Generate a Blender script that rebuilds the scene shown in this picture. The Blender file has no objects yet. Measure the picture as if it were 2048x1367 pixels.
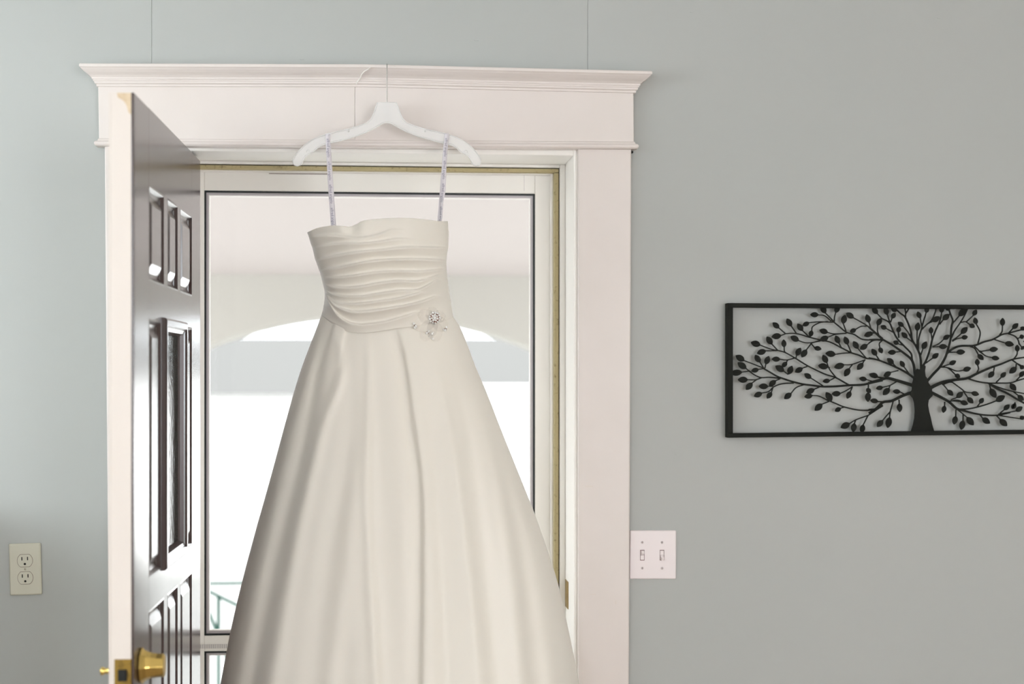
import bpy, bmesh, math, random
import numpy as np
from mathutils import Vector, Matrix

random.seed(7)
rng = np.random.default_rng(7)
S = bpy.context.scene
COL = S.collection
R = math.radians

# ------------------------------------------------------------------ camera
# Room coordinates in metres: wall with the doorway at y = 0 (room at y < 0, porch at y > 0),
# floor z = 0, x = 0 straight in front of the camera.
F, CX, HY, YAW, DW, EYE = 3150.0, 1024.0, 748.0, R(5.0), 3.65, 1.55
CS, SN = math.cos(YAW), math.sin(YAW)
cam_d = bpy.data.cameras.new('camera')
cam = bpy.data.objects.new('camera', cam_d)
COL.objects.link(cam)
cam.location = (0, -DW, EYE)
cam.rotation_euler = (R(90), 0, -YAW)
cam_d.sensor_width = 36
cam_d.lens = F / 2048 * 36
cam_d.shift_y = 64.5 / 2048
cam_d.clip_start = 0.05
cam_d.clip_end = 300
cam_d.dof.use_dof = True
cam_d.dof.focus_distance = 3.56
cam_d.dof.aperture_fstop = 2.2
S.camera = cam


def at(px, py, y=0.0):
    """Point of the plane at depth y that the photograph shows at (px, py)."""
    u, v = (px - CX) / F, (HY - py) / F
    t = (y + DW) / (CS - u * SN)
    return Vector((t * (u * CS + SN), y, EYE + t * v))


def at_np(px, py, y):
    u, v = (px - CX) / F, (HY - py) / F
    t = (y + DW) / (CS - u * SN)
    return np.stack([t * (u * CS + SN), y + 0 * t, EYE + t * v], -1)


# ------------------------------------------------------------------ world, sun, windows' daylight, added fill, exposure
W = bpy.data.worlds.new('overcast_sky')
S.world = W
W.use_nodes = True
bg = W.node_tree.nodes['Background']
bg.inputs['Color'].default_value = (0.93, 0.97, 1.04, 1)
bg.inputs['Strength'].default_value = 6.3


def light(name, kind, energy, loc, aim=None, size=None, size_y=None, color=(1, 1, 1)):
    d = bpy.data.lights.new(name, kind)
    d.energy = energy
    d.color = color
    o = bpy.data.objects.new(name, d)
    COL.objects.link(o)
    o.location = loc
    if aim is not None:
        o.rotation_euler = (Vector(aim) - Vector(loc)).to_track_quat('-Z', 'Y').to_euler()
    if kind == 'AREA':
        d.shape = 'RECTANGLE'
        d.size, d.size_y = size, size_y
    return o


sun = light('sun', 'SUN', 10.0, (1.2, -6, 9), (0, 0, 0), color=(1.0, 0.98, 0.95))
sun.data.angle = R(6)
light('daylight_left_window', 'AREA', 26, (-2.42, -1.9, 1.9), (-0.6, 0.0, 1.9), 1.3, 1.0, (0.80, 0.94, 1.0))
light('daylight_back_window', 'AREA', 45, (2.05, -5.8, 1.6), (0.3, 0, 1.4), 1.9, 1.7, (1.0, 0.965, 0.985))
light('fill_far_window', 'AREA', 14, (-1.75, -5.8, 1.6), (0.0, 0, 1.3), 1.1, 1.7, (0.92, 0.97, 1.0))  # added soft fill for the dress's left side, no known source

S.view_settings.view_transform = 'Standard'
S.view_settings.look = 'None'
S.view_settings.gamma = 1
S.view_settings.exposure = 0.0
S.view_settings.use_curve_mapping = False


# ------------------------------------------------------------------ materials
def lin(c):
    return tuple((x / 255 / 12.92 if x / 255 <= 0.04045 else ((x / 255 + 0.055) / 1.055) ** 2.4) for x in c)


def mat(name, rgb, rough=0.5, metal=0.0, bump=None, vary=None, spec=0.5, coat=0.0, coat_rough=0.1, trans=0.0,
        sheen=0.0, see=0.0):
    """Procedural material. bump=(scale, strength, distance); vary=(scale, rgb2, low, high)."""
    m = bpy.data.materials.new(name)
    m.use_nodes = True
    nt = m.node_tree
    p = nt.nodes['Principled BSDF']
    p.inputs['Base Color'].default_value = (*lin(rgb), 1)
    p.inputs['Roughness'].default_value = rough
    p.inputs['Metallic'].default_value = metal
    p.inputs['Specular IOR Level'].default_value = spec
    p.inputs['Coat Weight'].default_value = coat
    p.inputs['Coat Roughness'].default_value = coat_rough
    p.inputs['Sheen Weight'].default_value = sheen
    tc = nt.nodes.new('ShaderNodeTexCoord')
    if bump:
        n = nt.nodes.new('ShaderNodeTexNoise')
        n.inputs['Scale'].default_value = bump[0]
        n.inputs['Detail'].default_value = 5
        nt.links.new(tc.outputs['Object'], n.inputs['Vector'])
        b = nt.nodes.new('ShaderNodeBump')
        b.inputs['Strength'].default_value = bump[1]
        b.inputs['Distance'].default_value = bump[2]
        nt.links.new(n.outputs['Fac'], b.inputs['Height'])
        nt.links.new(b.outputs['Normal'], p.inputs['Normal'])
    if vary:
        n = nt.nodes.new('ShaderNodeTexNoise')
        n.inputs['Scale'].default_value = vary[0]
        n.inputs['Detail'].default_value = 6
        nt.links.new(tc.outputs['Object'], n.inputs['Vector'])
        r = nt.nodes.new('ShaderNodeValToRGB')
        r.color_ramp.elements[0].position = vary[2]
        r.color_ramp.elements[0].color = (*lin(rgb), 1)
        r.color_ramp.elements[1].position = vary[3]
        r.color_ramp.elements[1].color = (*lin(vary[1]), 1)
        nt.links.new(n.outputs['Fac'], r.inputs['Fac'])
        nt.links.new(r.outputs['Color'], p.inputs['Base Color'])
    out = nt.nodes['Material Output']
    last = p.outputs['BSDF']
    if trans:
        t = nt.nodes.new('ShaderNodeBsdfTranslucent')
        t.inputs['Color'].default_value = (*lin(rgb), 1)
        x = nt.nodes.new('ShaderNodeMixShader')
        x.inputs['Fac'].default_value = trans
        nt.links.new(last, x.inputs[1])
        nt.links.new(t.outputs['BSDF'], x.inputs[2])
        last = x.outputs['Shader']
    if see:
        t = nt.nodes.new('ShaderNodeBsdfTransparent')
        x = nt.nodes.new('ShaderNodeMixShader')
        x.inputs['Fac'].default_value = see
        nt.links.new(last, x.inputs[1])
        nt.links.new(t.outputs['BSDF'], x.inputs[2])
        last = x.outputs['Shader']
    nt.links.new(last, out.inputs['Surface'])
    return m


M = dict(
    wall=mat('wall_paint', (182, 184, 181), 0.55, bump=(55, 0.10, 0.002), vary=(1.3, (179, 182, 179), 0.35, 0.7)),
    room=mat('room_paint', (236, 236, 231), 0.7, bump=(60, 0.1, 0.002)),
    ceil=mat('ceiling_paint', (236, 234, 230), 0.8, bump=(80, 0.1, 0.002)),
    floor=mat('floor_wood', (172, 152, 134), 0.35, bump=(20, 0.1, 0.002), vary=(8, (152, 130, 110), 0.35, 0.7)),
    trim=mat('trim_paint', (229, 220, 215), 0.38, bump=(30, 0.12, 0.002), vary=(5, (225, 216, 210), 0.45, 0.75)),
    jamb=mat('jamb_paint', (248, 245, 240), 0.4),
    caulk=mat('caulk_line', (250, 246, 240), 0.6),
    gap=mat('dark_gap', (60, 52, 44), 0.9),
    foam=mat('weather_foam', (186, 172, 132), 0.85, bump=(400, 0.5, 0.002), vary=(120, (128, 108, 74), 0.58, 0.78)),
    storm=mat('storm_white', (246, 243, 238), 0.45),
    storm_grey=mat('storm_grey_bead', (196, 190, 194), 0.5),
    gasket=mat('black_gasket', (22, 30, 32), 0.6),
    slot=mat('slot_line', (120, 100, 96), 0.7),
    ribbed=mat('ribbed_strip', (200, 200, 196), 0.6),
    brown=mat('brown_gloss', (62, 45, 44), 0.26, coat=0.5, coat_rough=0.2, bump=(24, 0.05, 0.002)),
    door_white=mat('door_edge_white', (226, 216, 208), 0.5, vary=(14, (206, 186, 160), 0.68, 0.80)),
    worn=mat('bare_wood', (202, 176, 140), 0.75, bump=(60, 0.4, 0.002), vary=(40, (226, 208, 180), 0.4, 0.7)),
    brass=mat('polished_brass', (216, 188, 112), 0.25, metal=1.0),
    dull_brass=mat('dull_brass', (150, 122, 60), 0.4, metal=0.9, vary=(60, (96, 80, 44), 0.5, 0.75)),
    dark=mat('dark_hole', (20, 22, 20), 0.8),
    satin=mat('ivory_satin', (252, 247, 237), 0.42, trans=0.08, sheen=0.15, bump=(700, 0.05, 0.0006)),
    organza=mat('ivory_organza', (250, 244, 237), 0.6, trans=0.2, see=0.86, spec=0.1),
    ribbon=mat('lilac_ribbon', (248, 244, 249), 0.35, trans=0.2),
    ink=mat('grey_lettering', (158, 152, 172), 0.6),
    crystal=mat('rhinestone', (255, 255, 253), 0.1, metal=0.0, spec=0.9),
    setting=mat('rose_metal_setting', (150, 110, 94), 0.35, metal=1.0),
    hanger=mat('frosted_plastic', (254, 253, 252), 0.3, trans=0.12, see=0.40),
    steel=mat('steel_wire', (204, 202, 200), 0.24, metal=1.0),
    iron=mat('black_metal', (27, 29, 25), 0.7, spec=0.2, bump=(220, 0.15, 0.001)),
    ivory=mat('ivory_plastic', (202, 199, 182), 0.35),
    white_pl=mat('white_plastic', (240, 230, 230), 0.3),
    screw=mat('screw_head', (206, 196, 196), 0.4),
    toggle_gap=mat('toggle_shadow_gap', (120, 90, 88), 0.7),
    porch=mat('porch_cream', (172, 163, 158), 0.7, bump=(40, 0.1, 0.002)),
    arch=mat('arch_stucco', (166, 162, 154), 0.8, bump=(60, 0.3, 0.004)),
    concrete=mat('pale_concrete', (226, 224, 220), 0.85, bump=(30, 0.3, 0.004)),
    roof=mat('grey_shingle', (66, 65, 63), 0.85, bump=(4, 0.3, 0.02)),
    siding=mat('white_siding', (244, 242, 240), 0.7),
    pinkish=mat('pink_band', (104, 84, 84), 0.7),
    asphalt=mat('grey_asphalt', (122, 121, 118), 0.9, bump=(30, 0.3, 0.004)),
    porch_grey=mat('porch_floor_paint', (186, 184, 180), 0.6, bump=(30, 0.2, 0.003)),
    green=mat('green_metal', (40, 84, 72), 0.45),
)


def glass_mat(name, tint, gloss):
    m = bpy.data.materials.new(name)
    m.use_nodes = True
    nt = m.node_tree
    nt.nodes.clear()
    out = nt.nodes.new('ShaderNodeOutputMaterial')
    t = nt.nodes.new('ShaderNodeBsdfTransparent')
    t.inputs['Color'].default_value = (*tint, 1)
    g = nt.nodes.new('ShaderNodeBsdfGlossy')
    g.inputs['Roughness'].default_value = 0.02
    fr = nt.nodes.new('ShaderNodeFresnel')
    fr.inputs['IOR'].default_value = gloss
    x = nt.nodes.new('ShaderNodeMixShader')
    geo = nt.nodes.new('ShaderNodeNewGeometry')      # only the face where light enters reflects; no false total reflection inside
    inv = nt.nodes.new('ShaderNodeMath')
    inv.operation = 'SUBTRACT'
    inv.inputs[0].default_value = 1.0
    mul = nt.nodes.new('ShaderNodeMath')
    mul.operation = 'MULTIPLY'
    nt.links.new(geo.outputs['Backfacing'], inv.inputs[1])
    nt.links.new(inv.outputs[0], mul.inputs[0])
    nt.links.new(fr.outputs['Fac'], mul.inputs[1])
    nt.links.new(mul.outputs[0], x.inputs['Fac'])
    nt.links.new(t.outputs['BSDF'], x.inputs[1])
    nt.links.new(g.outputs['BSDF'], x.inputs[2])
    nt.links.new(x.outputs['Shader'], out.inputs['Surface'])
    return m


M['glass'] = glass_mat('clear_glass', (0.96, 0.97, 0.96), 1.35)
M['dark_glass'] = mat('door_lite_glass', (58, 66, 64), 0.08, see=0.25, bump=(60, 0.4, 0.003))


# ------------------------------------------------------------------ object helpers
def link(name, verts, faces, material, parent=None, smooth=False, bevel=0.0, solid=0.0):
    me = bpy.data.meshes.new(name)
    me.from_pydata([tuple(v) for v in verts], [], [tuple(f) for f in faces])
    me.validate()
    bm = bmesh.new()
    bm.from_mesh(me)
    bmesh.ops.recalc_face_normals(bm, faces=bm.faces)
    bm.to_mesh(me)
    bm.free()
    me.materials.append(M[material])
    if smooth:
        me.shade_smooth()
    o = bpy.data.objects.new(name, me)
    COL.objects.link(o)
    if parent is not None:
        o.parent = parent
        o.matrix_parent_inverse = world_of(parent).inverted()
    if solid:
        md = o.modifiers.new('solid', 'SOLIDIFY')
        md.thickness = solid
        md.offset = 0
    if bevel:
        md = o.modifiers.new('bevel', 'BEVEL')
        md.width = bevel
        md.segments = 2
        md.limit_method = 'ANGLE'
    return o


def world_of(o):
    m = o.matrix_basis.copy()
    if o.parent:
        m = world_of(o.parent) @ o.matrix_parent_inverse @ m
    return m


def thing(name, loc, label=None, cat=None, group=None, kind=None):
    o = bpy.data.objects.new(name, None)
    COL.objects.link(o)
    o.location = loc
    o.empty_display_size = 0.1
    tag(o, label, cat, group, kind)
    return o


def tag(o, label=None, cat=None, group=None, kind=None):
    for k, v in (('label', label), ('category', cat), ('group', group), ('kind', kind)):
        if v:
            o[k] = v
    return o


def box_data(x0, x1, y0, y1, z0, z1):
    v = [(x, y, z) for x in (x0, x1) for y in (y0, y1) for z in (z0, z1)]
    f = [(0, 1, 3, 2), (4, 6, 7, 5), (0, 4, 5, 1), (2, 3, 7, 6), (0, 2, 6, 4), (1, 5, 7, 3)]
    return v, f


def box(name, x0, x1, y0, y1, z0, z1, material, parent=None, bevel=0.0):
    return link(name, *box_data(x0, x1, y0, y1, z0, z1), material, parent, bevel=bevel)


def boxes(name, rows, material, parent=None, bevel=0.0):
    V, Fc = [], []
    for r in rows:
        v, f = box_data(*r)
        n = len(V)
        V += v
        Fc += [tuple(i + n for i in q) for q in f]
    return link(name, V, Fc, material, parent, bevel=bevel)


def prism_data(pts, dy):
    """Front polygon pts (Vectors) extruded by dy along y."""
    n = len(pts)
    V = [tuple(p) for p in pts] + [(p[0], p[1] + dy, p[2]) for p in pts]
    Fc = [tuple(range(n)), tuple(range(2 * n - 1, n - 1, -1))]
    Fc += [(i, (i + 1) % n, n + (i + 1) % n, n + i) for i in range(n)]
    return V, Fc


def board(name, pxs, yf, yb, material, parent=None, bevel=0.0015):
    """Board whose front face (at depth yf) has the given corners in the photograph's frame."""
    pts = [at(x, y, yf) for x, y in pxs]
    return link(name, *prism_data(pts, yb - yf), material, parent, bevel=bevel)


def tube(name, pts, r, material, parent=None, sides=8, closed=False):
    pts = [Vector(p) for p in pts]
    n = len(pts)
    V, Fc = [], []
    up = None
    for i, p in enumerate(pts):
        a = pts[i - 1] if i else p
        b = pts[i + 1] if i < n - 1 else p
        d = (b - a).normalized()
        if up is None:
            up = Vector((0, 0, 1)) if abs(d.z) < 0.9 else Vector((1, 0, 0))
        s = d.cross(up).normalized()
        up = s.cross(d).normalized()
        for k in range(sides):
            an = 2 * math.pi * k / sides
            V.append(p + r * (math.cos(an) * s + math.sin(an) * up))
    for i in range(n - 1):
        for k in range(sides):
            k2 = (k + 1) % sides
            Fc.append((i * sides + k, i * sides + k2, (i + 1) * sides + k2, (i + 1) * sides + k))
    Fc.append(tuple(range(sides)))
    Fc.append(tuple(range((n - 1) * sides, n * sides)))
    return link(name, V, Fc, material, parent, smooth=True)


def lathe(name, prof, origin, axis, material, parent=None, sides=24, smooth=True, bevel=0.0):
    """prof = [(distance along axis, radius)...]"""
    ax = Vector(axis).normalized()
    s = ax.cross(Vector((0, 0, 1))).normalized()
    t = s.cross(ax)
    V, Fc = [], []
    for h, r in prof:
        for k in range(sides):
            a = 2 * math.pi * k / sides
            V.append(Vector(origin) + ax * h + s * (r * math.cos(a)) + t * (r * math.sin(a)))
    n = len(prof)
    for i in range(n - 1):
        for k in range(sides):
            k2 = (k + 1) % sides
            Fc.append((i * sides + k, i * sides + k2, (i + 1) * sides + k2, (i + 1) * sides + k))
    Fc.append(tuple(range(sides)))
    Fc.append(tuple(range((n - 1) * sides, n * sides)))
    return link(name, V, Fc, material, parent, smooth=smooth, bevel=bevel)


def grid(name, P, material, parent=None, wrap=False, solid=0.0, smooth=True):
    """P: (rows, cols, 3) array of points."""
    r, c = P.shape[:2]
    Fc = []
    for i in range(r - 1):
        for j in range(c if wrap else c - 1):
            j2 = (j + 1) % c
            Fc.append((i * c + j, i * c + j2, (i + 1) * c + j2, (i + 1) * c + j))
    return link(name, P.reshape(-1, 3), Fc, material, parent, smooth=smooth, solid=solid)


def interp(pts, n=40):
    """Catmull-Rom through 2-D points."""
    p = [np.array(q, float) for q in pts]
    if len(p) == 2:
        return [p[0] + (p[1] - p[0]) * i / 3 for i in range(4)]
    p = [2 * p[0] - p[1]] + p + [2 * p[-1] - p[-2]]
    out = []
    k = max(2, n // (len(p) - 3))
    for i in range(1, len(p) - 2):
        for s in range(k):
            t = s / k
            a, b, c, d = p[i - 1], p[i], p[i + 1], p[i + 2]
            out.append(0.5 * (2 * b + (c - a) * t + (2 * a - 5 * b + 4 * c - d) * t * t + (3 * b - a - 3 * c + d) * t ** 3))
    out.append(p[-2])
    return out


# ================================================================== THE SETTING: room shell
XL, XR, YB, ZC = -2.6, 3.9, -6.0, 2.75
floor = tag(box('floor', XL, XR, YB, 0.25, -0.2, 0.0, 'floor'), kind='structure')
ceiling = tag(box('ceiling', XL - 0.2, XR + 0.2, YB - 0.2, 0.25, ZC, ZC + 0.2, 'ceil'), kind='structure')

# doorway opening in the front wall
OX0, OX1, OZ = -0.475, 0.487, 2.085
wf = tag(boxes('wall_front', [(XL, OX0, 0.014, 0.25, 0, ZC), (OX1, XR, 0.014, 0.25, 0, ZC), (OX0, OX1, 0.014, 0.25, OZ, ZC)],
               'siding'), kind='structure')
s1, s2 = at(303.5, 60).x, at(1175.5, 60).x
box('wall_panel', XL, s1 - 0.0002, 0.0, 0.014, 0, ZC, 'wall', wf, bevel=0.0005)
box('wall_panel', s1 + 0.0002, s2 - 0.0002, 0.0, 0.014, OZ, ZC, 'wall', wf, bevel=0.0005)
box('wall_panel', s2 + 0.0002, XR, 0.0, 0.014, 0, ZC, 'wall', wf, bevel=0.0005)
# the strips of wall board beside the opening, behind the casings
box('wall_panel', s1 + 0.0005, OX0, 0.0, 0.014, 0, OZ - 0.001, 'wall', wf)
# small paint chips on the wall
for px, py, w, h in ((953, 80, 9, 3), (1383, 24, 6, 2), (1352, 908, 5, 3), (1878, 36, 8, 2), (604, 118, 8, 3)):
    p = at(px, py)
    box('paint_chip', p.x - w / 1700, p.x + w / 1700, -0.0009, 0.0005, p.z - h / 1700, p.z + h / 1700, 'wall', wf, bevel=0.0006)


def holed_wall(name, axis, pos, thick, a0, a1, holes):
    """Wall with one rectangular window opening, axis x or y normal."""
    (h0, h1, z0, z1) = holes
    rows = []
    for (b0, b1, c0, c1) in ((a0, h0, 0, ZC), (h1, a1, 0, ZC), (h0, h1, 0, z0), (h0, h1, z1, ZC)):
        if axis == 'x':
            rows.append((pos, pos + thick, b0, b1, c0, c1))
        else:
            rows.append((b0, b1, pos, pos + thick, c0, c1))
    return tag(boxes(name, rows, 'room'), kind='structure')


holed_wall('wall_left', 'x', XL - 0.2, 0.2, YB - 0.2, 0.25, (-2.6, -1.2, 1.35, 2.45))
tag(box('wall_right', XR, XR + 0.2, YB - 0.2, 0.25, 0, ZC, 'room'), kind='structure')
wb = [(XL, -2.3, 0, ZC), (-1.2, 1.1, 0, ZC), (3.0, XR, 0, ZC), (-2.3, -1.2, 0, 0.75), (-2.3, -1.2, 2.45, ZC), (1.1, 3.0, 0, 0.75), (1.1, 3.0, 2.45, ZC)]
tag(boxes('wall_back', [(a, b, YB - 0.2, YB, c, d) for a, b, c, d in wb], 'room'), kind='structure')


def room_window(name, axis, pos, a0, a1, z0, z1):
    w = thing(name, (pos, (a0 + a1) / 2, z0) if axis == 'x' else ((a0 + a1) / 2, pos, z0), kind='structure')
    t = 0.05
    for (b0, b1, c0, c1) in ((a0, a0 + t, z0, z1), (a1 - t, a1, z0, z1), (a0 + t, a1 - t, z0, z0 + t), (a0 + t, a1 - t, z1 - t, z1),
                             (a0 + t, a1 - t, (z0 + z1) / 2 - 0.02, (z0 + z1) / 2 + 0.02)):
        if axis == 'x':
            box('sash_bar', pos - 0.03, pos + 0.03, b0, b1, c0, c1, 'trim', w)
        else:
            box('sash_bar', b0, b1, pos - 0.03, pos + 0.03, c0, c1, 'trim', w)
    if axis == 'x':
        box('pane', pos - 0.003, pos + 0.003, a0 + t, a1 - t, z0 + t, z1 - t, 'glass', w)
    else:
        box('pane', a0 + t, a1 - t, pos - 0.003, pos + 0.003, z0 + t, z1 - t, 'glass', w)


room_window('window_1', 'x', XL - 0.1, -2.6, -1.2, 1.35, 2.45)
room_window('window_2', 'y', YB - 0.1, 1.1, 3.0, 0.75, 2.45)
room_window('fill_window', 'y', YB - 0.1, -2.3, -1.2, 0.75, 2.45)  # unseen window added to go with the fill lamp

# low block added out of view on the left, to shade the wall's lower corner
shade_block = tag(box('wall_shade_block', XL, -0.97, -0.44, -0.001, 0.0, 1.25, 'wall'), kind='structure')
box('shade_block_cap', XL, -0.955, -0.47, -0.001, 1.25, 1.275, 'trim', shade_block, 0.004)

# ------------------------------------------------------------------ door casing (trim_1)
casing = thing('trim_1', at(735, 297), kind='structure')
FLY = 2098  # where the floor line falls
board('side_casing', [(209, 288), (314, 288), (318, FLY), (223, FLY)], -0.02, 0.0, 'trim', casing, 0.003)
board('side_casing', [(1156.5, 296), (1263, 296), (1254.5, FLY), (1156.5, FLY)], -0.02, 0.0, 'trim', casing, 0.003)
# the head: two boards that meet over the doorway, the left one sagging a little
board('head_board', [(196, 160), (709.9, 163), (709.9, 288), (198, 285)], -0.026, 0.0, 'trim', casing, 0.0015)
board('head_board', [(710.1, 163), (1267, 170), (1268, 292), (710.1, 288)], -0.026, 0.0, 'trim', casing, 0.0015)


def moulding(name, xl, yl, xr, yr, prof, yface, material, parent, ends):
    """Profile swept along the head. prof: [(outward offset in m, drop below the top line in m)]; the top line runs
    from (xl, yl) to (xr, yr). ends = (left return, right return)."""
    a, b = at(xl, yl, yface), at(xr, yr, yface)
    V, Fc = [], []
    n = len(prof)
    secs = []
    if ends[0]:
        secs += [('L', 0.0), ('LC', 1)]
    else:
        secs += [('l', 1)]
    if ends[1]:
        secs += [('RC', 1), ('R', 0.0)]
    else:
        secs += [('r', 1)]
    for s, _ in secs:
        for o, d in prof:
            if s == 'L':
                V.append((a.x - o, 0.0, a.z - d))
            elif s == 'LC':
                V.append((a.x - o, yface - o, a.z - d))
            elif s == 'l':
                V.append((a.x, yface - o, a.z - d))
            elif s == 'RC':
                V.append((b.x + o, yface - o, b.z - d))
            elif s == 'R':
                V.append((b.x + o, 0.0, b.z - d))
            else:
                V.append((b.x, yface - o, b.z - d))
    for i in range(len(secs) - 1):
        for k in range(n - 1):
            Fc.append((i * n + k, i * n + k + 1, (i + 1) * n + k + 1, (i + 1) * n + k))
    # flat top and bottom back to the wall
    m = len(V)
    for s in range(len(secs)):
        V.append((V[s * n][0], 0.0, V[s * n][2]))
        V.append((V[s * n + n - 1][0], 0.0, V[s * n + n - 1][2]))
    for i in range(len(secs) - 1):
        Fc.append((i * n, (i + 1) * n, m + 2 * (i + 1), m + 2 * i))
        Fc.append((i * n + n - 1, m + 2 * i + 1, m + 2 * (i + 1) + 1, (i + 1) * n + n - 1))
    return link(name, V, Fc, material, parent)


crown = [(0.000, 0.0), (0.035, 0.0), (0.0365, 0.002), (0.0365, 0.007), (0.034, 0.0085), (0.031, 0.012), (0.025, 0.017), (0.018, 0.0215),
         (0.0135, 0.026), (0.0125, 0.030), (0.0105, 0.0305), (0.0105, 0.0335), (0.0085, 0.034), (0.0075, 0.0385), (0.004, 0.0405),
         (0.004, 0.045), (0.0, 0.0455)]
moulding('crown_moulding', 197, 133.2, 735, 134.4, crown, -0.026, 'trim', casing, (True, False))
moulding('crown_moulding', 735.0, 134.5, 1268, 147.2, crown, -0.026, 'trim', casing, (False, True))
ledge = [(0.0, -0.006), (0.003, -0.004), (0.004, 0.0), (0.008, 0.001), (0.0105, 0.004), (0.0105, 0.008), (0.008, 0.0115), (0.0, 0.012)]
moulding('ledge_bead', 199, 281.5, 1267, 288.0, ledge, -0.026, 'trim', casing, (True, True))
# caulked crack across the crown joint
crk = [(741, 135.2), (735, 139), (728, 143), (723, 149), (721, 156), (715, 163), (713, 168)]
tube('caulk_bead', [at(x, y, -0.0655 + 0.030 * min(1, max(0, (y - 139) / 22))) for x, y in crk], 0.0012, 'caulk', casing, 6)
box('nail', at(1261, 304, -0.012).x, at(1264, 304, -0.012).x + 0.003, -0.012, 0.0, at(1261, 305).z - 0.002, at(1261, 305).z + 0.002, 'dark', casing)
# scuffs on the right casing
for px, py, w, h in ((1186, 1188, 12, 2), (1231, 1204, 3, 8), (1165, 1245, 3, 3), (1178, 972, 18, 3)):
    p = at(px, py, -0.02)
    box('scuff', p.x - w / 1900, p.x + w / 1900, -0.0204, -0.0196, p.z - h / 1900, p.z + h / 1900, 'door_white', casing)
# baseboards along the front wall
tag(box('baseboard_left', XL, at(218, FLY).x - 0.001, -0.016, 0.0, 0.0, 0.14, 'trim', bevel=0.004), kind='structure')
tag(box('baseboard_right', at(1255, FLY).x + 0.002, XR, -0.016, 0.0, 0.0, 0.14, 'trim', bevel=0.004), kind='structure')

# ------------------------------------------------------------------ door frame (trim_2): jambs, stops, weather strip
frame = thing('trim_2', (0.0, 0.1, 0.0), kind='structure')
JX = at(1147, 700, 0.0).x      # face of the right jamb
JL = -0.4545                   # face of the left jamb
JZ = at(735, 306.5, 0.0).z     # underside of the head jamb
SY = 0.155
box('jamb', JX, OX1 - 0.001, -0.004, 0.25, 0, OZ, 'jamb', frame, 0.002)
box('jamb', OX0 + 0.001, JL, -0.004, 0.25, 0, OZ, 'jamb', frame, 0.002)
box('head_jamb', JL, JX, -0.004, 0.25, JZ, OZ - 0.001, 'jamb', frame, 0.002)
SX = at(1119.5, 700, SY).x     # inner edge of the right stop
SZ = at(735, 331, SY).z
box('stop', SX, JX, SY, 0.25, 0, JZ, 'jamb', frame, 0.002)
box('stop', JL, JL + 0.012, SY, 0.25, 0, JZ, 'jamb', frame, 0.002)
box('head_stop', JL + 0.012, SX, SY, 0.25, SZ, JZ, 'jamb', frame, 0.002)
GX = SX - 0.0022
GZ = SZ - 0.0022
box('shadow_gap', GX, SX, SY + 0.012, 0.25, 0, SZ, 'gap', frame)
box('shadow_gap', JL + 0.012, SX, SY + 0.012, 0.25, GZ, SZ, 'gap', frame)
WX = at(1108.5, 700, SY + 0.004).x
WZ = at(735, 340.5, SY + 0.004).z
box('weather_strip', WX, GX, SY + 0.004, 0.20, 0, WZ - 0.001, 'foam', frame, 0.001)
box('head_weather_strip', JL + 0.012, GX, SY + 0.004, 0.20, WZ, GZ, 'foam', frame, 0.001)
box('filler_strip', at(1102.5, 700, 0.18).x, WX, 0.18, 0.25, 0, WZ, 'jamb', frame, 0.001)
box('head_filler_strip', JL + 0.012, WX, 0.18, 0.25, at(735, 344.8, 0.18).z, WZ, 'jamb', frame, 0.001)
box('threshold', JL, JX, 0.0, 0.30, 0.0, 0.018, 'dull_brass', frame, 0.003)
# strike plate let into the right jamb
zs = at(1122, 1188, 0.1).z
box('strike_plate', JX - 0.0015, JX + 0.001, 0.095, 0.15, zs - 0.035, zs + 0.03, 'dull_brass', frame)

# ------------------------------------------------------------------ storm door (door_2)
storm = thing('door_2', at(735, 1200, 0.21), kind='structure')
Y0, Y1 = 0.205, 0.24
gx0, gx1 = at(408.5, 700, Y0).x, at(1070, 700, Y0).x
gz1, gz0 = at(735, 383.8, Y0).z, at(735, 1266, Y0).z
lz1, lz0 = at(735, 1297, Y0).z, 0.22
ox0, ox1, oz1 = JL + 0.014, at(1101.5, 700, Y0).x, at(735, 345.6, Y0).z
box('storm_stile', ox0, gx0, Y0, Y1, 0.02, oz1, 'storm', storm, 0.002)
box('storm_stile', gx1, ox1, Y0, Y1, 0.02, oz1, 'storm', storm, 0.002)
box('storm_rail', gx0, gx1, Y0, Y1, gz1, oz1, 'storm', storm, 0.002)
box('storm_rail', gx0, gx1, Y0, Y1, lz1, gz0, 'storm', storm, 0.002)
box('storm_rail', gx0, gx1, Y0, Y1, 0.02, lz0, 'storm', storm, 0.002)
pxm = F / 3.87


def ring(name, x0, x1, z0, z1, w, yf, yb, material):
    return boxes(name, [(x0, x1, yf, yb, z1 - w, z1), (x0, x1, yf, yb, z0, z0 + w), (x0, x0 + w, yf, yb, z0 + w, z1 - w),
                        (x1 - w, x1, yf, yb, z0 + w, z1 - w)], material, storm)


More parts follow.
